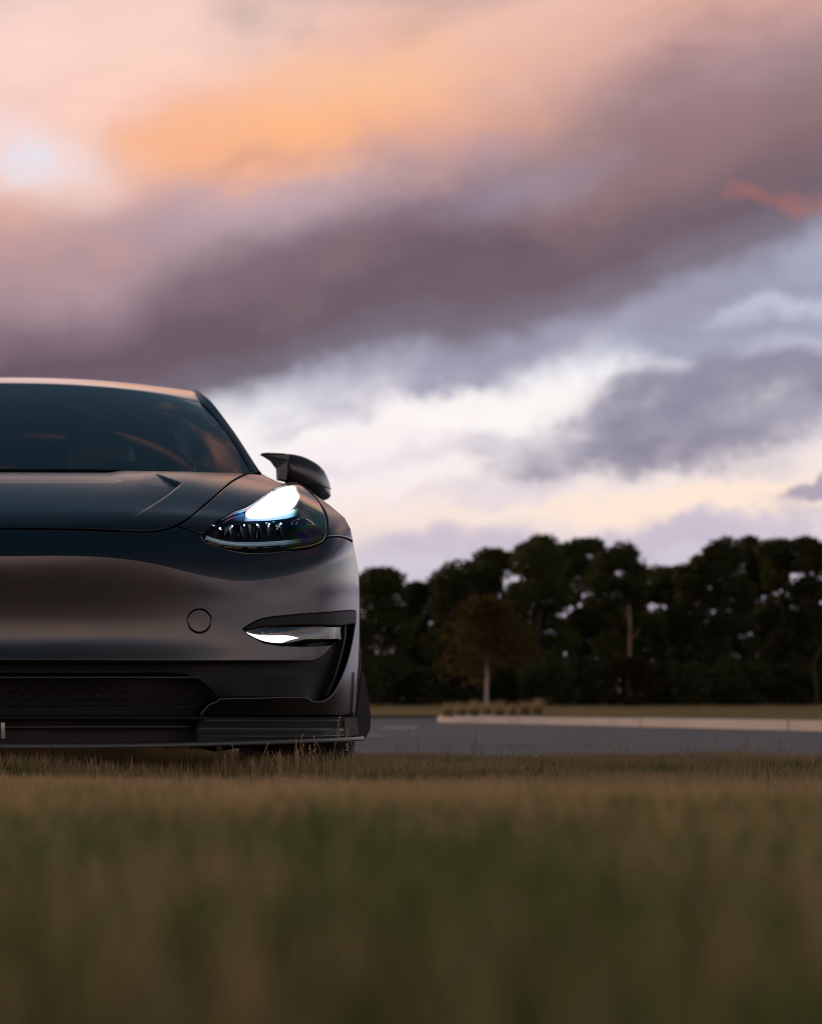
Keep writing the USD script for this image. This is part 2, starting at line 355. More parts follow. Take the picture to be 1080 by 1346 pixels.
M['leaf_autumn'] = leafy('autumn_foliage', (0.062, 0.046, 0.017), (0.175, 0.110, 0.038), 0.5)
M['leaf_rust'] = leafy('rust_foliage', (0.035, 0.024, 0.011), (0.090, 0.052, 0.020), 0.3)
M['bark'] = ground_mat('bark', [(0, (0.03, 0.024, 0.02)), (1, (0.09, 0.07, 0.055))], 3.0, 30.0, 0.02)
M['pale_bark'] = ground_mat('pale_bark', [(0, (0.26, 0.21, 0.17)), (1, (0.42, 0.35, 0.29))], 3.0, 30.0, 0.02)
M['pink_bark'] = ground_mat('bare_bark', [(0, (0.12, 0.08, 0.06)), (1, (0.24, 0.165, 0.125))], 3.0, 30.0, 0.02)
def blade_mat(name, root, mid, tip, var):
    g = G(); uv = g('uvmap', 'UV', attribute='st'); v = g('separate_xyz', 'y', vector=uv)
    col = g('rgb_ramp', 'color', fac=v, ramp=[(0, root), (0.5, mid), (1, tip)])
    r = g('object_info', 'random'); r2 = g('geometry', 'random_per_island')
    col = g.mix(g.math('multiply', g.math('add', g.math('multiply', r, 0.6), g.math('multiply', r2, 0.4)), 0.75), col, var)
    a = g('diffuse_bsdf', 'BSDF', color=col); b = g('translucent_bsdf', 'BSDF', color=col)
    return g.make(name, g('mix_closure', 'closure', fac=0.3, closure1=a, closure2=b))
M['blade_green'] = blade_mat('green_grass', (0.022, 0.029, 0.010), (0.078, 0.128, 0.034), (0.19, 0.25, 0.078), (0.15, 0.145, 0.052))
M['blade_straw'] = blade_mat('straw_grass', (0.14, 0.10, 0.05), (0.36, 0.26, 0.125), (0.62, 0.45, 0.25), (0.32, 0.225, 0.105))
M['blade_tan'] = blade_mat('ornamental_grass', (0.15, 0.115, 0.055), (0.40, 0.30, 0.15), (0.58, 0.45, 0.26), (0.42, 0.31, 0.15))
M['red_leaf'] = plain('red_leaf', (0.32, 0.05, 0.04), 0.6)

# ------------------------------------------------------------------ ground, road, kerb
def sheet(poly, z, step=None):
    """A flat or rolling sheet; z is a number or a function of x, y."""
    p = np.array(poly, float)
    pg = Polygon(p)
    if step is None:
        v, f = trimesh.creation.triangulate_polygon(pg, engine='earcut')
    else:
        b = pg.exterior.segmentize(step) if hasattr(pg.exterior, 'segmentize') else pg.exterior
        from shapely import segmentize
        bc = np.array(segmentize(pg, step).exterior.coords)[:-1]
        x0, y0, x1, y1 = pg.bounds
        gx, gy = np.meshgrid(np.arange(x0, x1, step), np.arange(y0, y1, step)); q = np.c_[gx.ravel(), gy.ravel()]
        q = q[contains_xy(pg.buffer(-step * 0.4), q[:, 0], q[:, 1])]
        v = np.vstack([bc, q]); t = Delaunay(v).simplices; c = v[t].mean(1)
        f = t[contains_xy(pg, c[:, 0], c[:, 1])]
    a = np.cross(v[f[:, 1]] - v[f[:, 0]], v[f[:, 2]] - v[f[:, 0]]); f = np.where((a < 0)[:, None], f[:, ::-1], f)
    zz = z(v[:, 0], v[:, 1]) if callable(z) else np.full(len(v), z)
    return np.c_[v, zz], f
big = sheet([(-900, -900), (900, -900), (900, 1500), (-900, 1500)], -0.06)
single('ground', big, M['forest_floor'], kind='structure')
def verge_edge(x):
    k = np.clip((1.25 - x) / 1.0, 0, 1); return 6.9 - 0.16 * x + 4.6 * k * k * (3 - 2 * k) + 0.05 * np.sin(x * 2.1) + 0.03 * np.sin(5.3 * x + 1)
def verge_z(x, y):
    k = np.clip((3.9 - y) / 2.3, 0, 1); k = k * k * (3 - 2 * k)
    return 0.006 + 0.088 * k + 0.022 * (meshkit.noise(np.c_[x * 1.7, y * 1.7, 0 * x]) - 0.5) * np.clip((8 - y) / 3, 0, 1)
xs = np.linspace(-14, 16, 90)
verge_poly = [(x, float(verge_edge(x))) for x in xs] + [(16, -10), (-14, -10)]
single('grass_verge', sheet(verge_poly, verge_z, 0.25), M['soil'], smooth=True, kind='structure')
road = Thing('road', kind='structure')
road_poly = [(x, float(verge_edge(x)) - 0.3) for x in xs] + [(60, 4), (60, 34), (20, 36), (6, 35), (-60, 40), (-60, 8)]
road.part('asphalt', sheet(road_poly, 0.0), M['asphalt'])
def mark(quad):   # a worn painted marking given by photo pixels on the road plane
    w = []
    for px, py in quad:
        Y = HC * FPX / (py - VY); w.append((px * Y / FPX, Y))
    road.part('painted_marking', sheet(w, 0.004), M['paint'])
mark([(508, 955.6), (550, 955.4), (546, 959.2), (494, 959.4)])
mark([(478, 967.0), (510, 967.8), (508, 969.6), (476, 968.8)])
mark([(622, 975.2), (690, 977.4), (688, 979.0), (620, 976.8)])
mark([(905, 991.5), (995, 996.0), (992, 998.6), (902, 994.0)])
# the island: kerb sections with open joints round a rounded nose
kp = [(9.3, 5.0), (8.3, 11.0), (7.42, 16.5), (7.0, 20.4), (6.35, 24.0), (6.15, 24.7), (6.12, 25.4), (6.3, 26.2), (6.8, 27.0), (8.5, 29.0), (13, 31.5), (24, 33.0)]
kc = np.array(kp); tt = np.r_[0, np.cumsum(np.linalg.norm(np.diff(kc, axis=0), axis=1))]
kx, ky = PchipInterpolator(tt, kc[:, 0]), PchipInterpolator(tt, kc[:, 1])
L = tt[-1]; ss = np.linspace(0, L, 400); path = np.c_[kx(ss), ky(ss)]
kerb = Thing('kerb', kind='structure')
sec = np.r_[0, np.arange(3.06, L, 3.05), L]
prof = np.array([(0, -0.03), (0.0, 0.068), (0.012, 0.090), (0.035, 0.099), (0.13, 0.101), (0.15, 0.094), (0.15, -0.03)])
def on_path(s): return np.array([kx(s), ky(s)])
rk = random.Random(3)
for a, b in zip(sec[:-1], sec[1:]):
    q = np.linspace(a + 0.012, b - 0.012, 14); P = []; dz = rk.uniform(-0.004, 0.004)
    for s in q:
        t = on_path(min(s + 0.05, L)) - on_path(max(s - 0.05, 0)); t /= np.linalg.norm(t); nrm = np.array([t[1], -t[0]])
        c = on_path(s); P.append([(c[0] + nrm[0] * w, c[1] + nrm[1] * w, z + dz) for w, z in prof])
    P = np.array(P); v, f = grid_mesh(P)
    caps = []
    for e, base in ((0, 0), (1, (len(q) - 1) * len(prof))):
        for k in range(1, len(prof) - 1): caps.append([base, base + k, base + k + 1] if e else [base, base + k + 1, base + k])
    kerb.part('kerb_section', (v, np.vstack([f, caps])), M['concrete'], smooth=35)
def inset(d):
    o = []
    for s in ss:
        t = on_path(min(s + 0.05, L)) - on_path(max(s - 0.05, 0)); t /= np.linalg.norm(t); c = on_path(s); o.append((c[0] + t[1] * d, c[1] - t[0] * d))
    return o
isl = inset(0.148)[::6]
def isl_z(x, y): return 0.084 + 0.010 * np.clip(x - 7, 0, 20) + 0.010 * np.sin(x * 1.3 + y)
single('island_lawn', sheet(isl + [(30, 33), (30, 4)], isl_z, 0.6), M['lawn'], smooth=True, kind='structure')
def far_z(x, y): return 0.05 + 0.0042 * np.clip(y - 34, 0, 80) + 0.03 * (meshkit.noise(np.c_[x * 0.25, y * 0.25, 0 * x]) - 0.5)
single('far_lawn', sheet([(-60, 39.5), (6, 34.5), (20, 35.5), (70, 33), (90, 110), (-60, 110)], far_z, 2.0), M['lawn'], smooth=True, kind='structure')

# ------------------------------------------------------------------ the car
ORG = np.array([0, 0, HC])
BASE = np.array([0.0, NOSE + 2.3, 0.0])
car = Thing('parked_car', BASE, label='dark grey satin-wrapped electric saloon parked nose-on in the grass with lit headlight', cat='car')
# section rows of the nose, from the centre line outwards: (photo column, photo row, metres behind the nose)
T = np.array([0, 0.42, 0.69, 0.86, 0.955, 1.0])
LOW = [
 [(0, 977, .035), (200, 977, .057), (325, 974, .132), (406, 971, .232), (447, 968.5, .345), (464, 966, .455)],
 [(0, 942, .03), (200, 942, .055), (325, 942, .135), (405, 942, .235), (449, 942, .35), (466.5, 942, .46)],
 [(0, 905, .015), (200, 905, .037), (325, 905, .115), (407, 905, .225), (452, 905, .352), (470, 905, .475)],
 [(0, 868, .02), (200, 868.5, .042), (325, 869, .109), (408, 869, .219), (453, 869, .354), (473, 868, .49)],
 [(0, 850, .0275), (200, 850, .0495), (325, 851, .1125), (408, 851, .2205), (453, 851, .354), (473.5, 850, .495)],
 [(0, 828, .0308), (200, 828.5, .053), (325, 830, .115), (408, 830, .2218), (453, 830, .354), (474, 828, .497)],
 [(0, 800, .0292), (200, 800, .0518), (325, 808, .1162), (408, 808, .2228), (453, 805, .354), (474, 803, .50)],
 [(0, 765, .0242), (200, 770, .0482), (325, 788, .1168), (408, 785, .2238), (453, 780, .354), (474, 780, .503)],
 [(0, 741, .0212), (200, 750, .0458), (325, 774, .1170), (408, 765, .2250), (453, 757, .355), (472.8, 755, .507)],
 [(0, 731, .0208), (200, 741, .0450), (325, 764, .1172), (408, 750, .2265), (450, 738, .358), (468, 728, .512)]]
UP = [LOW[-1],
 [(0, 714, .0385), (200, 719, .0655), (323, 735, .1355), (406, 731, .2365), (449, 725, .363), (466.5, 719, .516)],
 [(0, 697, .0690), (198, 698, .0985), (318, 708, .168), (400, 711, .2545), (445, 710, .378), (464, 709, .523)],
 [(0, 668, .20), (193, 669, .225), (306, 677, .275), (386, 684, .335), (432, 685, .45), (454, 681, .60)],
 [(0, 648, .365), (186, 649, .39), (292, 655, .435), (366, 658, .505), (408, 659, .62), (434.6, 664, .76)],
 [(0, 632, .533), (177, 633, .56), (272, 635, .62), (334, 635.5, .77), (370, 636.5, .89), (396, 637.5, 1.0)],
 [(0, 616.5, .83), (166, 617, .86), (246, 618.5, .93), (298, 620, 1.09), (325, 621.5, 1.22), (347, 623.5, 1.40)]]
def world(p): return at(p[0], p[1], NOSE + p[2])
TT = np.r_[-T[:0:-1], T]
def loft(rows, nu=161, nv=120):
    R = []
    for row in rows:
        w = np.array([world(p) for p in row]); w = np.vstack([w[:0:-1] * [-1, 1, 1], w]); R.append(w)
    R = np.array(R)                                   # rows, stations, 3
    cu = CubicSpline(TT, R, axis=1)
    u = np.linspace(-1, 1, nu); A = cu(u)             # rows, nu, 3
    step = np.linalg.norm(np.diff(A[:, nu // 2], axis=0), axis=1); tv = np.r_[0, np.cumsum(step)]; tv /= tv[-1]
    v = np.interp(np.linspace(0, 1, nv), np.linspace(0, 1, len(tv)), tv)
    cv = CubicSpline(tv, A, axis=0) if len(rows) > 3 else PchipInterpolator(tv, A, axis=0)
    P = cv(v); D = cv(v, 1)                           # nv, nu, 3
    cu2 = np.gradient(P, u, axis=1)
    N = np.cross(cu2, D); N /= np.linalg.norm(N, axis=2, keepdims=True) + 1e-12
    N = np.where((N * (P - ORG)).sum(-1, keepdims=True) > 0, -N, N)
    return P, N
class Surf:
    def __init__(s, P, N):
        Q = P - ORG; px = Q[..., 0] / Q[..., 1] * FPX; py = VY - Q[..., 2] / Q[..., 1] * FPX
        uv = np.c_[px.ravel(), py.ravel()]
        d = np.c_[P[..., 1].ravel(), N.reshape(-1, 3)]
        s.a, s.b = LinearNDInterpolator(Delaunay(uv), d), NearestNDInterpolator(uv, d)
    def __call__(s, q):
        r = s.a(q); bad = np.isnan(r[:, 0])
        if bad.any(): r[bad] = s.b(q[bad])
        return r
SL, SU = Surf(*loft(LOW)), Surf(*loft(UP))
bx = np.array([p[0] for p in LOW[-1]]); by = np.array([p[1] for p in LOW[-1]])
brow = CubicSpline(np.r_[-bx[:0:-1], bx], np.r_[by[:0:-1], by])
def smoothstep(x): x = np.clip(x, 0, 1); return x * x * (3 - 2 * x)
def hood_feature(px, py):
    """Raised facets beside the dome and the step before the windscreen: extra height in metres."""
    ax = np.abs(px)
    # facet between an inner line (188,624)-(163,682) and an outer line (238,636)-(222,649)-(168,682)
    xi = np.interp(py, [620, 626, 650, 684], [192, 189, 180, 164]); xo = np.interp(py, [620, 628, 636, 649, 684], [200, 216, 236, 221, 168])
    t = (ax - xi) / np.maximum(xo - xi, 2)
    h = -0.012 * np.clip(t, 0, 1) * (1 - smoothstep((ax - xo) / 1.6)) * smoothstep((686 - py) / 40) * smoothstep((py - 617) / 21)
    # slight trough in the middle of the rear of the hood
    h2 = -0.006 * smoothstep((633.0 - py) / 2.2) * (1 - smoothstep((ax - 138) / 26.0))
    return h + h2
def surf(q):
    q = np.asarray(q, float); low = q[:, 1] > brow(np.clip(q[:, 0], -474, 474))
    r = np.where(low[:, None], SL(q), SU(q))
    return r
def points(q, away=0.0, feature=False):
    """Points and outward normals on the nose; away moves them along the line of sight (to inner layers)."""
    r = surf(q); Y = r[:, 0]
    P = np.c_[q[:, 0] * Y / FPX, Y, HC + (VY - q[:, 1]) * Y / FPX]; N = r[:, 1:] / np.linalg.norm(r[:, 1:], axis=1, keepdims=True)
    if feature: P[:, 2] += hood_feature(q[:, 0], q[:, 1])
    if np.any(away): P = ORG + (P - ORG) * ((P[:, 1] + away) / P[:, 1])[:, None]
    return P, N
def seg(pts, step):
    pts = np.asarray(pts, float); o = []
    for a, b in zip(pts, np.roll(pts, -1, 0)):
        n = max(1, int(np.ceil(np.linalg.norm(b - a) / step))); o += [a + (b - a) * k / n for k in range(n)]
    return np.array(o)
def curve(pts, n=8, closed=False):
    """A smooth line through the points (Catmull-Rom), for outlines."""
    p = np.asarray(pts, float); o = []
    for i in range(len(p) - 1):
        a, b, c, d = p[max(i - 1, 0)], p[i], p[i + 1], p[min(i + 2, len(p) - 1)]
        for k in range(n):
            t = k / n; o.append(0.5 * (2 * b + (c - a) * t + (2 * a - 5 * b + 4 * c - d) * t * t + (3 * b - a - 3 * c + d) * t ** 3))
    return o + [p[-1]]
BROW = 8.0
def panel(outline, spacing=5.0, thick=0.014, away=0.0, lift=0.0, holes=(), feature=False, roll=0.0012, smooth_n=None, depth_fn=None):
    """A piece of the nose's skin: its face, a rolled edge and a flange folded inwards."""
    pg = Polygon(outline, holes).buffer(0)
    if pg.geom_type != 'Polygon': pg = max(pg.geoms, key=lambda a: a.area)
    rings = [seg(np.array(r.coords)[:-1], spacing * 0.55) for r in (pg.exterior, *pg.interiors)]
    inner = pg.buffer(-1.6)
    mid = [seg(np.array(r.coords)[:-1], spacing * 0.6) for gmm in (getattr(inner, 'geoms', [inner])) if not gmm.is_empty for r in (gmm.exterior, *gmm.interiors)]
    x0, y0, x1, y1 = pg.bounds; gx, gy = np.meshgrid(np.arange(x0, x1, spacing), np.arange(y0, y1, spacing * 0.87)); gx = gx + (np.arange(len(gx)) % 2)[:, None] * spacing / 2
    q = np.c_[gx.ravel(), gy.ravel()]; q = q[contains_xy(pg.buffer(-1.6 - spacing * 0.45), q[:, 0], q[:, 1])]
    extra = []
    xs_ = np.arange(-466, 466, 2.0)
    ln = [np.c_[xs_, brow(xs_) + o_] for o_ in (-2.4, -0.35, 0.35, 2.4)]
    extra = [l_[contains_xy(pg.buffer(-2.6), l_[:, 0], l_[:, 1])] for l_ in ln]
    near = np.abs(q[:, 1] - brow(np.clip(q[:, 0], -474, 474))); q = q[~((near < 4.6) & (np.abs(q[:, 0]) < 468))]
    if feature:   # close sampling where the facets and the step are
        gx, gy = np.meshgrid(np.arange(-260, 260, 2.2), np.arange(618, 690, 1.3)); e = np.c_[gx.ravel(), gy.ravel()]
        keep = ((np.abs(e[:, 0]) > 155) & (np.abs(e[:, 0]) < 248)) | (e[:, 1] < 638)
        e = e[keep]; yy_ = np.arange(619, 686, 1.0); fo = np.interp(yy_, [620, 628, 636, 649, 684], [200, 216, 236, 221, 168]); fi = np.interp(yy_, [620, 626, 650, 684], [192, 189, 180, 164])
        L_ = np.vstack([np.c_[sg_ * (c_ + o_), yy_] for c_ in (fo,) for o_ in (-1.6, -.05, 1.6) for sg_ in (1, -1)] + [np.c_[sg_ * fi, yy_] for sg_ in (1, -1)])
        dd = np.abs(np.abs(e[:, 0]) - np.interp(e[:, 1], yy_, fo)); e = e[dd > 2.6]
        e = np.vstack([e, L_]); extra.append(e[contains_xy(pg.buffer(-2.6), e[:, 0], e[:, 1])])
        q = q[~(((np.abs(q[:, 0]) > 153) & (np.abs(q[:, 0]) < 250) & (q[:, 1] < 690)) | (q[:, 1] < 640))]
    nb = sum(map(len, rings)); uv = np.vstack(rings + mid + [q] + extra)
    uv += 1e-4 * np.random.RandomState(1).randn(*uv.shape) * (np.arange(len(uv)) >= nb)[:, None]
    tri = Delaunay(uv).simplices; c = uv[tri].mean(1); tri = tri[contains_xy(pg, c[:, 0], c[:, 1])]
    P, N = points(uv, depth_fn(uv) if depth_fn else away, feature)
    if feature or depth_fn:
        f = tri; fn = np.cross(P[f[:, 1]] - P[f[:, 0]], P[f[:, 2]] - P[f[:, 0]]); fn = np.where(((fn * N[f[:, 0]]).sum(1) < 0)[:, None], -fn, fn)
        vn = np.zeros_like(P)
        for k in range(3): np.add.at(vn, f[:, k], fn)
        vn /= np.linalg.norm(vn, axis=1, keepdims=True) + 1e-15
        w = np.ones((len(uv), 1)) if depth_fn else np.clip(np.abs(np.c_[hood_feature(uv[:, 0] + 2, uv[:, 1]) - hood_feature(uv[:, 0] - 2, uv[:, 1]), hood_feature(uv[:, 0], uv[:, 1] + 1) - hood_feature(uv[:, 0], uv[:, 1] - 1)]).max(1) * 4000, 0, 1)[:, None]
        N = N * (1 - w) + vn * w; N /= np.linalg.norm(N, axis=1, keepdims=True)
    P = P + N * lift
    out = np.zeros_like(P)
    V, NN, F = [P.copy()], [N.copy()], []
    a = np.cross(uv[tri[:, 1]] - uv[tri[:, 0]], uv[tri[:, 2]] - uv[tri[:, 0]])
    F.append(np.where((a > 0)[:, None], tri[:, ::-1], tri))
    n0, s = len(P), 0
    for r in rings:
        i = np.arange(s, s + len(r)); s += len(r); nx = np.roll(np.arange(len(r)), -1)
        p, nn = P[i], N[i]
        tang = np.roll(p, -1, 0) - np.roll(p, 1, 0); tang /= np.linalg.norm(tang, axis=1, keepdims=True) + 1e-12
        b = np.cross(tang, nn)
        cc = Point(0, 0); probe = r + 0.3 * np.c_[np.roll(r, -1, 0)[:, 1] - np.roll(r, 1, 0)[:, 1], -(np.roll(r, -1, 0)[:, 0] - np.roll(r, 1, 0)[:, 0])] / (np.linalg.norm(np.roll(r, -1, 0) - np.roll(r, 1, 0), axis=1, keepdims=True) + 1e-9)
        outside = ~contains_xy(pg, probe[:, 0], probe[:, 1])
        # which way is outwards in space: follow the probe on the surface
        pp, _ = points(probe, away); sgn = np.sign(((pp - points(r, away)[0]) * b).sum(1)); sgn = np.where(outside, sgn, -sgn); sgn[sgn == 0] = 1
        b = b * np.sign(np.median(sgn)) if len(set(sgn)) > 1 and abs(sgn.mean()) > 0.2 else b * sgn[:, None]
        V[0][i] = p - nn * roll; NN[0][i] = (nn + 0.9 * b) / np.linalg.norm(nn + 0.9 * b, axis=1, keepdims=True)
        base = n0 + sum(len(x) for x in V[1:])
        V += [p - nn * roll, p - nn * thick]; NN += [b, b]
        m = len(r); k = np.arange(m)
        q1 = np.stack([base + k, base + nx, base + m + nx], 1); q2 = np.stack([base + k, base + m + nx, base + m + k], 1)
        F += [q1, q2]
    V, NN, F = np.vstack(V), np.vstack(NN), np.vstack(F)
    # make the winding agree with the normals
    fn = np.cross(V[F[:, 1]] - V[F[:, 0]], V[F[:, 2]] - V[F[:, 0]]); flip = (fn * NN[F].mean(1)).sum(1) < 0
    F[flip] = F[flip][:, ::-1]
    return V, F, NN
def mirror(m):
    v, f = np.array(m[0]) * [-1, 1, 1], np.array(m[1])[:, ::-1]
    return (v, f, np.array(m[2]) * [-1, 1, 1]) if len(m) == 3 else (v, f)
def mirror_poly(half):
    """A right-hand outline that starts and ends on the centre line -> the whole outline."""
    h = [tuple(p) for p in half]; return h + [(-x, y) for x, y in h[::-1] if abs(x) > 1e-6]

# outlines in the photo, right-hand half
HOOD = curve([(0, 692.6), (100, 693.8), (165, 696.2), (198, 696.4), (222, 692.5), (243, 682.5), (258, 670.5), (278, 653.5), (302, 632.5), (321, 622.0)])
HOOD_REAR = [(315, 621.0), (246, 618.7), (166, 617.4), (0, 616.9)]
hood_poly = mirror_poly(HOOD[::1] + HOOD_REAR)
hood_poly = [p for i, p in enumerate(hood_poly) if i == 0 or np.hypot(p[0] - hood_poly[i - 1][0], p[1] - hood_poly[i - 1][1]) > 0.05]
LAMP_TOP = curve([(265, 704.5), (278, 691), (302, 676), (326, 667), (345.5, 653.6), (360, 642.6), (374.5, 636.9), (389, 635.6), (397, 637.6)])
LAMP_SIDE = curve([(397, 637.6), (413, 651.5), (423, 665.5), (429, 681), (430.2, 697), (429.6, 703), (423.5, 712.4), (406.5, 719.6)])
LAMP_LOW = curve([(406.5, 719.6), (374.5, 723.2), (338, 726), (314, 724), (290, 718), (271, 711), (265, 704.5)])
LAMP = LAMP_TOP[:-1] + LAMP_SIDE[:-1] + LAMP_LOW[:-1]
lamp_hole = [tuple(p) for p in np.array(Polygon(LAMP).buffer(1.2).exterior.coords)[:-1]]
FENDER_LINE = curve([(430.5, 705.2), (446, 705.0), (456, 707.4), (464.3, 711.5)])
SIL_LOW = [(467.5, 728), (471.9, 750), (473.6, 780), (473.7, 803), (473.6, 828), (473.0, 850), (472.5, 868), (469.7, 905), (466.6, 938)]
FOG = curve([(319.5, 827), (330, 820.5), (346.7, 813.4), (385.6, 808.7), (430, 805.6), (463, 802.8), (467.2, 806.5)], 6) + [(466.8, 819.5)]
VENT_R = curve([(466.8, 819.5), (463, 843), (457, 868), (449, 890), (440, 908), (433, 916.5)], 6)
LIP_TOP = curve([(433, 916.5), (424, 921.0), (412, 921.5), (398, 916), (341, 917.2), (288, 918.5)], 6)
bump_half = [(0, 695.4)] + [tuple(np.array(p) + (0.4, 2.6)) for p in HOOD if 2 < p[0] < 226 and p[1] > 690] + [(232, 691.8), (264, 701.6)]
low_edge = [tuple(p) for p in np.array(LAMP_LOW)[::-1] + (0, 1.4)]
bump_half += [(266, 709)] + low_edge[2:] + [(424.6, 714), (430.6, 706.6)] + [tuple(np.array(p) + (0, 1.3)) for p in FENDER_LINE[1:]] + SIL_LOW + [(452, 940.6), (380, 940.8), (262, 940.8)]
bump_half += [(274, 926.5), (286, 921.6)] + LIP_TOP[::-1] + VENT_R[::-1][1:]
bump_half += [tuple(p) for p in np.array(FOG)[::-1][1:]] + [(328.5, 835.4), (346.7, 844.8), (367.4, 848.6), (400, 849.5), (436, 848.8)] + curve([(436, 848.8), (430, 858), (420, 866), (410, 869.6)], 5) + [(230, 868.9), (0, 867.6)]
tow = [(262 + 15.5 * math.cos(a), 816.5 + 15.5 * math.sin(a)) for a in np.linspace(0, 2 * np.pi, 40, endpoint=False)]
car.part('bumper', panel(mirror_poly(bump_half), 4.5, 0.02, holes=[tow]), M['wrap'])
car.part('tow_eye_cover', panel([(262 + 15.2 * math.cos(a), 816.5 + 15.2 * math.sin(a)) for a in np.linspace(0, 2 * np.pi, 40, endpoint=False)], 3.5, 0.01), M['wrap'])
car.part('hood', panel(hood_poly, 5.0, 0.016, feature=True, roll=0.002), M['wrap'])
gap = [tuple(p) for p in np.array(Polygon(hood_poly).buffer(6).exterior.coords)[:-1]]
fend = [(323.6, 623.0), (330, 622.4), (347, 624.2), (365, 633.0), (374.5, 635.8)]
hole = Polygon(lamp_hole)
fender_poly = Polygon([(p[0] + 2.2, p[1] + 1.6) for p in HOOD if p[0] > 226][::1] + fend + [(385, 636.2), (396, 637.2), (413, 649), (434.4, 664), (453.8, 681), (461, 695), (464.2, 709.8)] + [tuple(np.array(p) - (0, 0.6)) for p in FENDER_LINE[::-1]] + [(420, 708), (300, 706), (263, 700), (234, 690.6)]).buffer(0).difference(hole)
parts = sorted(getattr(fender_poly, 'geoms', [fender_poly]), key=lambda a: -a.area)
def joined(ms):
    n, V_, F_, N_ = 0, [], [], []
    for v, f, nn in ms: V_.append(v); F_.append(f + n); N_.append(nn); n += len(v)
    return np.vstack(V_), np.vstack(F_), np.vstack(N_)
fen = joined([panel(list(p_.exterior.coords)[:-1], 4.0, 0.016) for p_ in parts if p_.area > 60])
car.part('front_fender', fen, M['wrap']); car.part('front_fender', mirror(fen), M['wrap'])
# dark structure under the gaps
under_skin = panel([(0, 690), (220, 690), (330, 626), (380, 640), (428, 660), (458, 712), (466, 740), (466, 860), (440, 840), (0, 850)][:1] + [(220, 705), (300, 745), (420, 745), (458, 712), (428, 664), (372, 642), (320, 627), (0, 621)] , 14, 0.004, away=0.035)
us = mirror_poly([(0, 800), (440, 800), (462, 740), (452, 700), (425, 672), (372, 645), (323, 627), (300, 640), (264, 674), (218, 689), (0, 686)])
car.part('inner_structure', panel(us, 14, 0.004, away=0.05), M['matte'])

# ------------------------------------------------------------------ head lamps
def deep(q, dy, dist=0.0):
    P, _ = points(np.asarray(q, float), dy); return P
lens = panel([tuple(p) for p in np.array(Polygon(LAMP).buffer(-0.6).exterior.coords)[:-1]], 4.0, 0.012, lift=0.001, roll=0.0015)
bowl = panel([tuple(p) for p in np.array(Polygon(LAMP).buffer(2.0).exterior.coords)[:-1]], 7.0, 0.003, away=0.11)
def cell(poly, away, spacing=3.5, thick=0.02, fn=None): return panel(poly, spacing, thick, away=away, depth_fn=fn)
wedge = curve([(323.5, 672.6), (330, 667.5), (347, 654.8), (361.5, 644.4), (375, 639.2), (387, 637.8), (393.5, 640.4)], 5)[:-1] + curve([(393.5, 640.4), (395.2, 649), (388.5, 661.5), (379, 669.0), (355, 676.6), (330, 678.6), (323.5, 672.6)], 5)[:-1]
shelf = curve([(280, 692.5), (302, 680.5), (323, 674.5), (330, 680.3), (356, 678.4), (380, 670.8), (390, 663.2)], 5) + curve([(400, 676), (380, 682), (352, 685.5), (325, 686.5), (300, 688.5)], 4)
strip = curve([(271.5, 703.6), (292, 709.8), (326, 712.6), (374, 710.2), (405, 706.2), (424, 702.8)], 8)
strip_poly = strip + [(x, y + 2.3 + 1.2 * math.sin(math.pi * i / (len(strip) - 1))) for i, (x, y) in list(enumerate(strip))[::-1]]
low_trim = [(x, y + 5.4) for x, y in strip] + [(x * 0.985 + 5, y + 9.6) for x, y in strip[::-1]]
rr = random.Random(11)
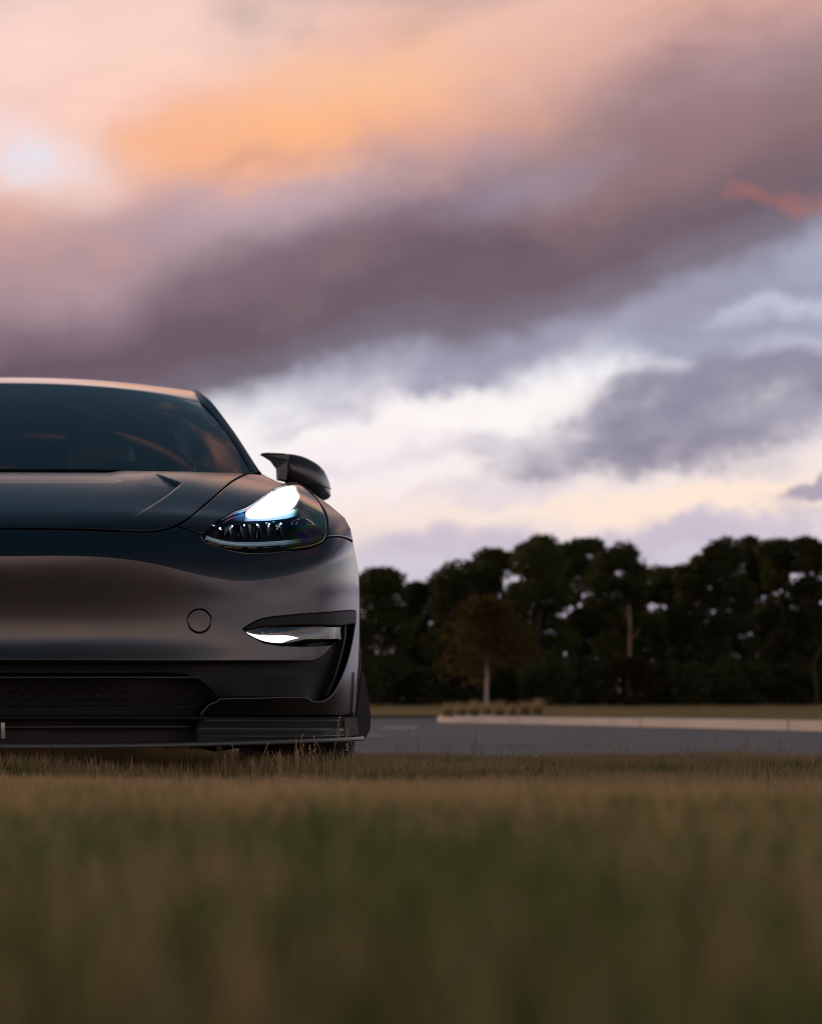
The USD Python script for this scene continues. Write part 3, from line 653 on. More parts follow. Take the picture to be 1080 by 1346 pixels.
def headlight(side):
    fl = (lambda m: m) if side > 0 else mirror
    name = numbered(car.path, 'headlight'); car_p = name
    x = UsdGeom.Xform.Define(stage, name)
    if side > 0: tag(x, label='lit left headlight under iridescent film')
    P = lambda n, m, mat, **k: car.part(n, fl(m), mat, parent=name, **k)
    P('lens', lens, M['film']); P('housing', bowl, M['satin'])
    P('light_wedge', cell(wedge, 0.012, 3.0, 0.006), M['lit'])
    P('blue_shelf', cell(shelf, 0.03, 3.0, 0.004, lambda u: .030 - .0022 * (u[:, 1] - 680)), M['blue'])
    P('light_guide', cell(strip_poly, 0.008, 2.5, 0.01), M['lightguide'])
    P('lower_trim', cell(low_trim, 0.012, 3.0, 0.01), M['satin'])
    rq = random.Random(5)
    for k in range(10):      # small reflectors along the lower trim
        a = 0.08 + 0.088 * k; i = int(a * (len(strip) - 1)); cx, cy = strip[i]
        P('marker_reflector', cell([(cx - 5, cy + 6.2), (cx + 6, cy + 6.6), (cx + 6, cy + 8.4), (cx - 5, cy + 8.0)], 0.009, 3.0, 0.003), M['amber'] if k < 5 else M['smoke_chrome'])
    # projector bank: facetted chrome fins between dark slots
    for k in range(11):
        x0 = 284 + k * 8.2 + rq.uniform(-1, 1); w = rq.uniform(3.0, 6.0); lean = rq.uniform(-4.5, 4.5)
        yt = np.interp(x0, [280, 310, 375], [693, 687, 684]) + rq.uniform(-1, 2); yb = np.interp(x0, [280, 320, 380], [704, 709.5, 707.5])
        q = np.array([(x0 + lean, yt), (x0 + w * 0.5, yb), (x0 + w + lean, yt), (x0 + w * 0.5 + lean * 0.6, (yt + yb) / 2)])
        A = deep(q, 0.055); A[1] += (0, -0.022, 0); A[3] += (rq.uniform(-.006, .006), -0.018 - rq.uniform(0, 0.010), 0.002); back = deep(q[:3], 0.075)
        v = np.vstack([A, back]); f = np.array([[0, 3, 1], [3, 2, 1], [0, 2, 3], [0, 1, 4], [1, 5, 4], [1, 2, 6], [1, 6, 5], [2, 0, 4], [2, 4, 6]])
        P('chrome_fin', (v, f), M['fin'] if k % 3 else M['smoke_chrome'])
    for k, x0 in enumerate((289, 305, 321, 338, 354, 369)):     # small lit diodes between the fins
        q0 = deep([(x0, np.interp(x0, [280, 310, 375], [696, 691, 688]))], 0.034)[0]; s0 = trimesh.creation.icosphere(1, 0.0021); s0.apply_translation(q0)
        P('diode', s0, M['led'])
    c = deep([(397, 692)], 0.05)[0]; s = trimesh.creation.icosphere(3, 0.021); s.apply_translation(c)
    P('projector', s, M['smoke_chrome'], smooth=True) if side > 0 else P('projector', (np.array(s.vertices), np.array(s.faces)), M['smoke_chrome'], smooth=True)
    ring = tube([c + (0.027 * math.cos(a), -0.004, 0.019 * math.sin(a)) for a in np.linspace(0, 2 * np.pi, 28, endpoint=False)], 0.0028, 6, True)
    P('projector_ring', ring, M['chrome'], smooth=True)
    q = np.array([(379, 690.5), (389, 688.5), (406, 689.5), (409, 691.3), (392, 694.5)]); A = deep(q, 0.03)
    P('projector_blade', (np.vstack([A, A + (0, 0.01, 0)]), np.array([[0, 4, 1], [1, 4, 2], [2, 4, 3], [0, 1, 6], [0, 6, 5], [1, 2, 7], [1, 7, 6], [2, 3, 8], [2, 8, 7]])), M['chrome'])
def Pmirror(m): return mirror(m if isinstance(m, tuple) else (np.array(m.vertices), np.array(m.faces)))
_m = mirror
def mirror(m): return _m(m if isinstance(m, tuple) else (np.array(m.vertices), np.array(m.faces)))
for sd in (1, -1): headlight(sd)

# ------------------------------------------------------------------ fog lamps, vents, intake
fog_trim = FOG + [(449, 822.6), (420, 821.8), (386, 821.0), (344, 823.6), (324, 828.4)]
fog_lens_poly = [(321, 828.6)] + curve([(325, 828.0), (344, 824.2), (386, 821.8), (420, 822.5), (448.5, 823.4)], 4) + [(449, 841), (400, 841.8)] + curve([(400, 841.8), (384, 845.2), (367.4, 847), (346.7, 843.8), (328.5, 834.8)], 4)
fog_wedge = curve([(324.5, 831.0), (334, 833.6), (350, 835.4), (376, 835.2), (393.5, 838.6)], 5)[:-1] + curve([(393.5, 838.6), (381, 841.6), (368, 845.2), (347, 842.4), (330, 834.9), (324.5, 831.0)], 5)[:-1]
fin = curve([(456, 822.5), (455, 838), (451, 857.8), (445, 880), (438, 900), (431, 915.5)], 6)
fin_poly = fin + [(x - 2.6, y) for x, y in fin[::-1]]
for sd in (1, -1):
    fl = (lambda m: m) if sd > 0 else mirror
    car.part('fog_lamp_trim', fl(panel(fog_trim, 3.5, 0.03, lift=0.003)), M['satin'])
    nm = numbered(car.path, 'fog_lamp'); UsdGeom.Xform.Define(stage, nm)
    car.part('lens', fl(panel(fog_lens_poly, 3.0, 0.004, depth_fn=lambda u: .008 + .0045 * np.clip((843 - u[:, 1]) / 18, 0, 1.3) ** 2)), M['clear'], parent=nm)
    car.part('housing', fl(panel(fog_lens_poly, 4, 0.03, away=0.05)), M['gloss'], parent=nm)
    car.part('light_bar', fl(panel(fog_wedge, 2.5, 0.004, away=0.016)), M['lit_fog'], parent=nm)
    for k, (xa, ya) in enumerate([(348, 828.5), (361, 827), (374, 826.5), (387, 827.5)]):
        car.part('reflector_facet', fl(panel([(xa - 6, ya - 2), (xa + 6, ya - 2.4), (xa + 7, ya + 5), (xa - 5, ya + 6)], 3, 0.004, depth_fn=lambda u, xa=xa: 0.03 + 0.0012 * (u[:, 0] - xa) - .0016 * (u[:, 1] - 828))), M['smoke_chrome'], parent=nm)
    car.part('air_curtain_fin', fl(panel(fin_poly, 2.5, 0.05, away=0.012)), M['satin'])
    car.part('air_curtain_duct', fl(panel([(404, 846), (452, 842), (462, 822), (470, 812), (468, 840), (455, 890), (436, 922), (404, 925), (396, 914), (402, 872)], 6, 0.004, away=0.085)), M['matte'])
recess = mirror_poly([(0, 862), (420, 862), (442, 842), (446, 870), (432, 914), (410, 926), (340, 924), (270, 932), (262, 948), (0, 948)])
intake = mirror_poly([(0, 884)] + curve([(180, 884), (230, 884.5), (256, 891), (276, 905), (285, 919), (274, 925.5)], 5) + [(240, 929), (0, 931)])
def dish(u):   # the black centre panel leans in under the bumper's lower edge and comes out to the lip
    ax = np.abs(u[:, 0]); k = np.clip((u[:, 1] - 866) / 60, 0, 1)
    return 0.055 - 0.025 * k * np.clip((330 - ax) / 120, 0, 1) - 0.045 * np.clip((u[:, 1] - 885) / 40, 0, 1) * np.clip((ax - 285) / 70, 0, 1) * np.clip((430 - ax) / 30, 0, 1)
car.part('lower_grille_panel', panel(recess, 6, 0.006, depth_fn=dish, holes=[intake]), M['satin'])
car.part('intake_back', panel(mirror_poly([(0, 878), (290, 878), (292, 934), (0, 936)]), 14, 0.004, away=0.16), M['matte'])
for sgn in (1, -1):
    for r_ in range(4):                      # hexagonal mesh of the grille
        for k in range(11):
            x0 = 8 + k * 15 + (7.5 if r_ % 2 else 0); y0 = 895 + r_ * 9.6
            a = np.linspace(0, 2 * np.pi, 6, endpoint=False) + np.pi / 6
            q = np.c_[x0 + 8.2 * np.cos(a), y0 + 5.6 * np.sin(a)]; P3 = deep(q, 0.075)
            g_ = tube(P3, 0.0016, 4, True); car.part('grille_cell', g_ if sgn > 0 else mirror(g_), M['satin'])
for yy in (890.5, 931.5):
    p = deep([(x, yy) for x in np.linspace(-262, 262, 40)], 0.045); car.part('grille_bar', tube(p, 0.0035, 6), M['gloss'], smooth=True)
for yy in (902, 912, 921):
    for sgn in (1, -1):
        p = deep([(sgn * x, yy) for x in np.linspace(178, 258, 12)], 0.07); car.part('grille_slat', tube(p, 0.0022, 5), M['satin'], smooth=True)

# ------------------------------------------------------------------ front lip and splitter
lip_half = [(0, 942.0), (200, 941.8), (272, 942.6), (380, 943.0), (450, 943.0), (467.5, 942.6)]
car.part('bumper_lower_lip', panel(mirror_poly(lip_half + [(467.3, 945.0), (380, 945.4), (272, 945.4), (0, 944.8)]), 3, 0.03, lift=0.006), M['satin'])
side_lip = curve([(256, 962), (262, 954), (272, 946.6)], 4) + [(380, 946.2), (448, 946.0), (462, 945.6), (467, 947), (467.5, 958), (468, 968), (440, 967.4), (330, 968), (261, 967)]
def lip_depth(u): return -0.012 + 0.03 * np.clip((u[:, 1] - 948) / 10, 0, 1) - 0.035 * np.clip((u[:, 1] - 959) / 8, 0, 1)
for sd in (1, -1):
    fl = (lambda m: m) if sd > 0 else mirror
    car.part('carbon_lip', fl(panel(side_lip, 3.0, 0.02, depth_fn=lip_depth)), M['carbon_dark'])
car.part('lower_opening_panel', panel(mirror_poly([(0, 943), (280, 943), (280, 978), (0, 980)]), 10, 0.004, away=0.09), M['matte'])
car.part('lower_opening_bar', tube(deep([(x, 956 - 0.2 * abs(x) / 100) for x in np.linspace(-256, 256, 50)], 0.055), 0.005, 6), M['gloss'], smooth=True)
for sd in (1, -1):
    p = deep([(sd * 4, 950), (sd * 4, 971)], 0.02); car.part('splitter_rod', tube(p, 0.0065, 10), M['silver'], smooth=True)
front = np.array([world(p) for p in [(0, 981, -.045), (120, 981, -.035), (230, 979.5, -.01), (325, 977, .06), (400, 974.5, .16), (450, 972.5, .29), (479, 971, .43)]])
cs = CubicSpline(np.linspace(0, 1, len(front)), front); fr = cs(np.linspace(0, 1, 60)); fr = np.vstack([fr[:0:-1] * [-1, 1, 1], fr])
inn = fr + np.c_[-0.10 * fr[:, 0], np.full(len(fr), 0.22), np.zeros(len(fr))]; inn[:, 1] = np.minimum(inn[:, 1], NOSE + 0.62)
def blade(a, b, t):
    prof = []
    for k, (w, z) in enumerate([(0.0, -t * .25), (0.0, t * .25), (0.006, t * .5), (1, t * .5), (1, -t * .5), (0.006, -t * .5), (0.0, -t * .25)]):
        prof.append(a * (1 - w) + b * w + np.array([0, 0, z]))
    return grid_mesh(np.stack(prof))
car.part('splitter', blade(fr, inn, 0.0105), M['carbon_dark'], smooth=40)
for sd in (1, -1):
    # the end fin standing on the splitter, and the small plate inside it
    Yc = NOSE + 0.44
    def fin_plate(q, dy, t):
        o = np.array([at(x, y, Yc + dy + 0.0022 * (x - 468)) for x, y in q]); c = o.mean(0)
        ins = o + (c - o) * 0.05; n = len(o)
        v = np.vstack([ins + (0, -t / 2, 0), o + (0, -t / 2 + 0.002, 0), o + (0, t / 2, 0)]); f = []
        for L_ in (0, 1):
            for k in range(n):
                l = (k + 1) % n; f += [[L_ * n + k, L_ * n + l, (L_ + 1) * n + l], [L_ * n + k, (L_ + 1) * n + l, (L_ + 1) * n + k]]
        from shapely.geometry import Polygon as PG
        tv, tf = trimesh.creation.triangulate_polygon(PG(q), engine='earcut')
        idx = [int(np.argmin(np.hypot(*(np.array(q) - p).T))) for p in tv]; tf = np.array([[idx[i] for i in t_] for t_ in tf])
        return v, np.vstack([f, tf[:, ::-1], tf + 2 * n])
    cn = fin_plate([(474.6, 883.6), (477.6, 884.2), (480, 899), (484, 921), (487.4, 941), (486, 959), (480, 970.8), (466, 969), (467.5, 944), (470.5, 915)], 0.0, 0.012)
    ep = fin_plate([(452, 944), (468.3, 943), (469.4, 952), (472, 967), (452, 969)], -0.06, 0.008)
    if sd < 0: cn, ep = mirror(cn), mirror(ep)
    car.part('canard_fin', cn, M['satin']); car.part('lip_end_plate', ep, M['carbon'])

# ------------------------------------------------------------------ windscreen, roof, pillars
W0 = [(0, 616.6, 1.02), (200, 618.2, 1.09), (270, 620.2, 1.22), (331, 622.8, 1.43)]
W1 = [(0, 504.3, 2.03), (100, 506.8, 2.04), (200, 516.6, 2.09), (266, 531, 2.16)]
tw = np.array([0, .5, .8, 1.0])
def cross(row, ts, n=121):
    w = np.array([world(p) for p in row]); w = np.vstack([w[:0:-1] * [-1, 1, 1], w]); t = np.r_[-ts[:0:-1], ts]
    return CubicSpline(t, w)(np.linspace(-1, 1, n))
A0, A1 = cross(W0, np.array([0, .6, .82, 1.0])), cross(W1, np.array([0, .38, .75, 1.0]))
def bulge(A, B, n, amt):
    t = np.linspace(0, 1, n)[:, None, None]; P = A[None] * (1 - t) + B[None] * t
    return P + np.array([0, -0.42, 0.9]) * amt * 4 * t * (1 - t)
ws = bulge(A0, A1, 40, 0.018)
def normals_of(P):
    N = np.cross(np.gradient(P, axis=1), np.gradient(P, axis=0)); N /= np.linalg.norm(N, axis=2, keepdims=True) + 1e-12
    return N
def gridpart(name, P, mat, out=(0, 0, 1), thick=0.0, **k):
    N = normals_of(P); s = np.sign((N.reshape(-1, 3) @ np.array(out, float)).sum()) or 1; N = N * s
    v, f = grid_mesh(P, flip=s > 0)
    fn = np.cross(v[f[:, 1]] - v[f[:, 0]], v[f[:, 2]] - v[f[:, 0]])
    if (fn * N.reshape(-1, 3)[f[:, 0]]).sum() < 0: f = f[:, ::-1]
    return car.part(name, (v, f, N.reshape(-1, 3)), mat, **k)
gridpart('windscreen', ws, M['glass'])
# dark frit border under the glass edges
e = 7
fritL, fritR = ws[:, :e] + (0, 0.012, -0.012), ws[:, -e:] + (0, 0.012, -0.012)
gridpart('frit', np.concatenate([ws[-3:], ]) + (0, 0.012, -0.012), M['matte']); gridpart('frit', ws[:3] + (0, 0.012, -0.012), M['matte'])
gridpart('frit', fritR, M['matte']); gridpart('frit', fritL, M['matte'])
# cowl between hood and glass
cw = cross([(0, 617.2, .87), (166, 617.6, .90), (246, 619.2, .98), (322, 622.6, 1.26)], np.array([0, .5, .76, 1.0]))
gridpart('cowl', np.stack([cw + (0, -0.03, -0.035), cw + (0, 0.03, -0.022), A0 + (0, 0.0, -0.012), A0 + (0, 0.12, -0.02)]), M['matte'])
# roof: header, glass roof, rear
H1 = cross([(0, 495.6, 2.40), (100, 497.7, 2.42), (200, 506.4, 2.47), (255, 514.5, 2.50)], np.array([0, .38, .77, 1.0]))
def roofrow(y, zc, half, drop):
    x = np.linspace(-1, 1, 121); return np.c_[x * half, np.full(121, y), zc - drop * np.abs(x) ** 2.6]
hb = bulge(A1, H1, 14, 0.004)
hb[0] += (0, 0.006, 0.001)
gridpart('roof_header', hb, M['wrap_gloss'])
z1 = H1[60, 2]; R2 = roofrow(7.25, z1 + 0.022, 0.70, 0.075); R3 = roofrow(7.9, z1 - 0.015, 0.69, 0.08); R4 = roofrow(8.65, z1 - 0.20, 0.62, 0.09); R5 = roofrow(9.25, z1 - 0.42, 0.56, 0.07)
cvr = CubicSpline([0, .3, .5, 1.15, 1.9, 2.5], np.stack([hb[-4], hb[-1], np.vstack([H1 + (0, 0.15, 0.012)]), R2 + (0, .1, 0), R4 * [1, 1, 1] + (0, -.05, 0), R5]), axis=0)
rf = cvr(np.linspace(0.3, 2.5, 50)); gridpart('glass_roof', rf + (0, 0.004, -0.002), M['roof_glass'])
# A-pillars, roof rails and side glass
POUT = np.array([at(x, y, NOSE + d) for x, y, d in [(345, 623.5, 1.50), (331, 605, 1.58), (315, 580, 1.74), (299, 557, 1.92), (281, 532, 2.14), (270, 521, 2.28), (259, 514.6, 2.46)]])
PIN = CubicSpline(np.linspace(0, 1, 3), np.array([ws[0, -1], ws[20, -1], ws[-1, -1]]))(np.linspace(0, 1, 6)); PIN = np.vstack([PIN, H1[-1] + (-0.004, 0, 0.002)])
t7 = np.linspace(0, 1, 7); tq = np.linspace(0, 1, 40); po, pi_ = CubicSpline(t7, POUT)(tq), CubicSpline(t7, PIN)(tq)
belt = np.array([[.855, 5.75, .925], [.875, 6.4, .935], [.885, 7.2, .95], [.87, 8.0, .975], [.80, 8.7, 1.0], [.66, 9.4, 1.0]])
rail = np.vstack([POUT[-1] + (0.006, 0.02, -0.012), R2[-1] + (.02, 0.05, 0.0), R3[-1] + (.015, 0, 0), R4[-1] + (.01, 0, 0.0), R5[-1]])
for sd in (1, -1):
    fl = (lambda p: p) if sd > 0 else (lambda p: p * [-1, 1, 1])
    mid = (po + pi_) / 2 + np.array([0.006, -0.012, 0.008])
    gridpart('pillar', fl(np.stack([pi_ + (0, -.001, .003), mid, po, po + (-0.012, 0.03, -0.006)])), M['wrap'], out=(0, -1, 0.5))
    rl = np.vstack([POUT[:-1], rail]); bl = np.vstack([np.repeat(belt[:1], 5, 0) + np.linspace(0, .25, 5)[:, None] * (0, 1, 0), belt[1:]])
    cr = CubicSpline(np.arange(len(rl)), rl)(np.linspace(0, len(rl) - 1, 60)); cb = CubicSpline(np.arange(len(bl)), bl)(np.linspace(0, len(bl) - 1, 60))
    t = np.linspace(0, 1, 8)[:, None, None]; sg = cb[None] * (1 - t) + cr[None] * t + np.array([0.004, 0, 0]) * 4 * t * (1 - t)
    gridpart('side_glass', fl(sg + (-0.004, 0, 0)), M['dark_glass'], out=(sd, 0, 0))
    rs = cvr(np.linspace(.3, 2.5, 40))[:, -1]; rr2 = CubicSpline(np.linspace(0, 1, 5), rail)(np.linspace(0, 1, 40))
    gridpart('roof_rail', fl(np.stack([rs + (-.01, 0, .002), rs * .5 + rr2 * .5 + (.008, 0, .008), rr2 + (0.004, 0, 0), rr2 + (-.02, 0, -.01)])), M['wrap_gloss'], out=(sd, 0, 1))
# ------------------------------------------------------------------ flanks
SIL = np.array([world((x, y, d)) for x, y, d in [(466.5, 942, .46), (470, 905, .475), (473, 868, .49), (474, 828, .497), (474, 780, .503), (472.8, 755, .507), (468, 728, .512), (464, 709, .523), (454, 681, .60), (434.6, 664, .76), (396, 637.8, 1.0), (385, 637, 1.08), (374.5, 636.6, 1.16), (365, 633.8, 1.23), (356, 629.2, 1.30), (349, 625.6, 1.36), (344, 624.2, 1.40)]])
WHEELS = [NOSE + 0.86, NOSE + 0.86 + 2.875]; RT = 0.345
top_line = np.vstack([SIL[7:], [[.862, 5.80, .915]], belt[1:]])
top_z = PchipInterpolator(top_line[:, 1], top_line[:, 2]); top_x = PchipInterpolator(top_line[:, 1], top_line[:, 0])
bot_x = PchipInterpolator([4.6, 4.78, 5.2, 6.4, 8.0, 8.6, 9.4], [.91, .928, .935, .915, .945, .93, .78])
def flank_x(y, z):
    zt = top_z(y); k = np.clip((z - 0.14) / (zt - 0.14), 0, 1); side = bot_x(y) + 0.012 * np.sin(np.clip(k, 0, 1) * np.pi)
    w = smoothstep((k - 0.55) / 0.45); return side * (1 - w) + top_x(y) * w
ys = np.linspace(SIL[7, 1] + 0.002, 9.36, 60)
out = [(y, float(top_z(y)) - 0.006) for y in ys] + [(9.40, .5), (9.2, .24), (8.4, .15), (5.4, .15), (4.79, .16)] + [(p[1] + .004, p[2]) for p in SIL[1:7]]
fp = Polygon(out).buffer(0)
for wy in WHEELS: fp = fp.difference(Point(wy, 0.335).buffer(RT + 0.045, 32))
fp = max(getattr(fp, 'geoms', [fp]), key=lambda a: a.area) if fp.geom_type != 'Polygon' else fp
for doors in ((5.62, 6.62), (6.63, 7.55)): pass
def flank(poly):
    b = seg(np.array(poly.exterior.coords)[:-1], 0.03); gx, gy = np.meshgrid(np.arange(4.6, 9.5, .05), np.arange(.1, 1.05, .05)); q = np.c_[gx.ravel(), gy.ravel()]
    q = q[contains_xy(poly.buffer(-.025), q[:, 0], q[:, 1])]; uv = np.vstack([b, q]); tri = Delaunay(uv).simplices; c = uv[tri].mean(1); tri = tri[contains_xy(poly, c[:, 0], c[:, 1])]
    f0 = lambda y, z: flank_x(y, z); X = f0(uv[:, 0], uv[:, 1]); h = 1e-3
    gy_, gz_ = (f0(uv[:, 0] + h, uv[:, 1]) - X) / h, (f0(uv[:, 0], uv[:, 1] + h) - X) / h
    N = np.c_[np.ones(len(X)), -gy_, -gz_]; N /= np.linalg.norm(N, axis=1, keepdims=True); V = np.c_[X, uv]
    n = len(b); k = np.arange(n); back = V[:n] - (0.03, 0, 0); base = len(V); F = [tri, np.stack([k, np.roll(k, -1), base + np.roll(k, -1)], 1), np.stack([k, base + np.roll(k, -1), base + k], 1)]
    V = np.vstack([V, back]); N = np.vstack([N, N[:n]]); F = np.vstack(F)
    fn = np.cross(V[F[:, 1]] - V[F[:, 0]], V[F[:, 2]] - V[F[:, 0]]); fl_ = (fn * N[F[:, 0]]).sum(1) < 0; F[fl_] = F[fl_][:, ::-1]
    return V, F, N
from shapely.geometry import box as sbox
pieces = [('front_fender_side', sbox(4, 0, 5.72, 2)), ('front_door', sbox(5.724, .215, 6.80, 2)), ('rear_door', sbox(6.804, .215, 7.72, 2)), ('rear_quarter', sbox(7.724, 0, 10, 2)), ('sill', sbox(5.724, 0, 7.72, .211))]
for nm, bb in pieces:
    pg = fp.intersection(bb); pg = max(getattr(pg, 'geoms', [pg]), key=lambda a: a.area)
    m = flank(pg)
    for sd in (1, -1): car.part(nm, m if sd > 0 else mirror(m), M['wrap'])
for y in (6.62, 7.5):
    for sd in (1, -1):
        h_ = trimesh.creation.capsule(0.2, 0.008, count=[8, 8]); h_.apply_transform(trimesh.transformations.rotation_matrix(np.pi / 2, [1, 0, 0])); h_.apply_translation([sd * (flank_x(y, .78) + .002), y, .78])
        car.part('door_handle', h_, M['gloss'], smooth=True)
# tail: boot lid, rear fascia and lamps
bk = np.array([[0, 9.38, 1.04], [.35, 9.37, 1.035], [.66, 9.36, 1.0]]); rows = []
for (dy, z, hx) in [(-.12, 1.045, .66), (0, 1.05, .68), (.06, 1.03, .69), (.10, .93, .76), (.13, .75, .80), (.14, .55, .80), (.10, .38, .79), (0.0, .24, .78), (-.2, .2, .76)]:
    x = np.linspace(-1, 1, 41); rows.append(np.c_[x * hx, 9.37 + dy - 0.16 * np.abs(x) ** 3, z - 0.02 * x ** 2])
gridpart('tail', np.stack(rows), M['wrap'], out=(0, 1, 0.3))
for sd in (1, -1):
    P = np.stack([np.c_[np.linspace(.38, .74, 12) * sd, 9.37 + .125 + dd - 0.16 * (np.linspace(.48, .95, 12)) ** 3, np.full(12, z)] for z, dd in ((.93, -.005), (.86, .012), (.79, .01))])
    gridpart('tail_lamp', P, plain('tail_lamp_red_%d' % (sd > 0), (0.25, 0.01, 0.01), 0.15), out=(0, 1, 0))
# floor pan and wheel housings
car.part('floor_pan', box((0, 7.0, .19), (1.5, 4.2, .06)), M['matte'])
car.part('front_undertray', box((0, NOSE + .42, .165), (.9, .40, .04)), M['matte'])
for wy in WHEELS:
    for sd in (1, -1):
        a = np.linspace(-.35, np.pi + .35, 24); o = np.c_[wy + .385 * np.cos(a), .335 + .385 * np.sin(a)]
        P = np.stack([np.c_[np.full(24, sd * x), o] for x in (.60, .70, .80, .895)]); gridpart('wheel_housing', P, M['matte'], out=(0, 0, -1))
        v, f = trimesh.creation.triangulate_polygon(Polygon(o), engine='earcut'); car.part('wheel_housing', (np.c_[np.full(len(v), sd * .60), v], f), M['matte'])
# ------------------------------------------------------------------ wheels
def wheel(cx, cy, sd):
    nm = numbered(car.path, 'wheel'); UsdGeom.Xform.Define(stage, nm)
    c = np.array([cx, cy, RT - 0.012])
    w = .1225
    prof = [(.225, -w + .008), (.262, -w - .004), (.30, -w - .006), (RT - .022, -w + .002), (RT - .006, -w + .018), (RT, -w + .045), (RT, -.055), (RT - .008, -.051), (RT - .008, -.045), (RT, -.041), (RT, -.006), (RT - .008, -.004), (RT - .008, .004), (RT, .006), (RT, .041), (RT - .008, .045), (RT - .008, .051), (RT, .055), (RT, w - .045), (RT - .006, w - .018), (RT - .022, w - .002), (.30, w + .006), (.262, w + .004), (.225, w - .008)]
    car.part('tyre', lathe(prof, c, 72), M['rubber'], smooth=30, parent=nm)
    rim = [lathe([(.205, -.10), (.232, -.112), (.236, -.104), (.215, -.085), (.205, 0), (.215, .095), (.236, .106), (.232, .114), (.212, .104)], c, 60), lathe([(0.0, sd * .075), (.055, sd * .078), (.065, sd * .06), (.065, -sd * .02), (0, -sd * .02)], c, 24)]
    for k in range(10):
        a = k * np.pi / 5; d = np.array([0, math.cos(a), math.sin(a)])
        rim.append(tube([c + d * .05 + (sd * .062, 0, 0), c + d * .14 + (sd * .078, 0, 0), c + d * .215 + (sd * .095, 0, 0)], [.02, .015, .014], 6))
    car.part('rim', cat(*rim), M['rim'], smooth=30, parent=nm)
    car.part('brake_disc', lathe([(.06, -sd * .01), (.16, -sd * .012), (.16, sd * .012), (.06, sd * .01)], c - (sd * .0, 0, 0), 40), M['silver'], smooth=30, parent=nm)
for wy in WHEELS:
    for sd in (1, -1): wheel(sd * (.822 if wy < 6 else .815), wy, sd)
for sd in (1, -1):
    car.part('side_skirt', box((sd * .945, 6.52, .165), (.07, 1.75, .022)), M['gloss'])
    car.part('mud_flap', box((sd * .955, NOSE + .86 + .43, .20), (.10, .012, .17)), M['rubber'])
# suspension bits glimpsed below the lip
for sd in (1, -1): car.part('suspension_arm', tube([(sd * .42, NOSE + .75, .16), (sd * .60, NOSE + .80, .12), (sd * .72, NOSE + .84, .14)], .018, 8), M['matte'], smooth=True)
car.part('tow_bracket', box((.585, NOSE + .62, .125), (.012, .02, .05)), M['amber'])
# ------------------------------------------------------------------ mirrors
ms = [(371, 597.0, 629.5, .045), (378, 597.2, 636, .062), (388, 598.4, 642, .070), (398, 600.4, 647, .072), (408, 603.8, 651, .070), (418, 608.0, 654, .066), (426, 613.2, 655, .058), (433, 621.5, 654, .046), (438.5, 632, 651.5, .032), (441.6, 640.5, 648.5, .014)]
mp = PchipInterpolator([m_[0] for m_ in ms], np.array(ms)[:, 1:]); mx = np.r_[np.linspace(371, 430, 26), np.linspace(431, 441.6, 16)]
YM = NOSE + 1.86; th = np.linspace(0, 2 * np.pi, 49)
mrow = []
for x in mx:
    tp, bt, hd = mp(x); c = np.cos(th); s_ = np.sin(th); se = lambda v, p: np.sign(v) * np.abs(v) ** p
    yy = YM + hd * se(c, .75) + 0.10 * ((x - 371) / 70) ** 2; py = (tp + bt) / 2 - (bt - tp) / 2 * se(s_, .8)
    mrow.append(np.array([at(x, p_, YM) for p_ in py]) * [1, 0, 1] + np.c_[0 * yy, yy, 0 * yy])
mrow = np.array(mrow)
for sd in (1, -1):
    fl = (lambda p: p) if sd > 0 else (lambda p: p * [-1, 1, 1])
    nm = numbered(car.path, 'mirror'); UsdGeom.Xform.Define(stage, nm)
    # cap above the parting line, base below it
    zl = at(400, 639.6, YM)[2]; up_ = mrow.copy(); up_[..., 2] = np.maximum(up_[..., 2], zl + .0015); lo = mrow.copy(); lo[..., 2] = np.minimum(lo[..., 2], zl - .0015)
    k = (1 - 0.985); lo[..., 0] -= .002
    for n_, P, mt in (('mirror_cap', up_, M['carbon_fine']), ('mirror_base', lo, M['gloss'])):
        v, f = grid_mesh(fl(P)); car.part(n_, (v, f), mt, smooth=40, parent=nm)
    for P, idx in ((mrow[0], 0),):
        c = P.mean(0); v = np.vstack([P, c]); f = np.array([[i, (i + 1), len(P)] for i in range(len(P) - 1)]); car.part('mirror_inner_face', (fl(v), f), M['gloss'], parent=nm)
    horn = [(344.2, 595.4), (352, 594.9), (371, 595.6), (380, 597.2), (380, 604), (376, 631), (366.5, 629), (365.6, 614), (357.6, 603.4), (350, 598.6)]
    o = np.array([at(x, y, YM - .055 + .0012 * max(0, 372 - x)) for x, y in horn]); b_ = o + (0, .05, 0); n = len(o)
    tv, tf = trimesh.creation.triangulate_polygon(Polygon(horn), engine='earcut'); idx = [int(np.argmin(np.hypot(*(np.array(horn) - p).T))) for p in tv]; tf = np.array([[idx[i] for i in t_] for t_ in tf])
    f = [tf[:, ::-1], tf + n] + [np.array([[i, (i + 1) % n, n + (i + 1) % n], [i, n + (i + 1) % n, n + i]]) for i in range(n)]
    car.part('mirror_horn', (fl(np.vstack([o, b_])), np.vstack(f)), M['carbon_fine'], parent=nm)
    arm = tube([np.array([.852, YM + .10, .85]), at(371, 638, YM + .03), at(386, 641, YM)], [.018, .010, .012], 10); car.part('mirror_arm', (fl(arm[0]), arm[1]), M['gloss'], smooth=True, parent=nm)
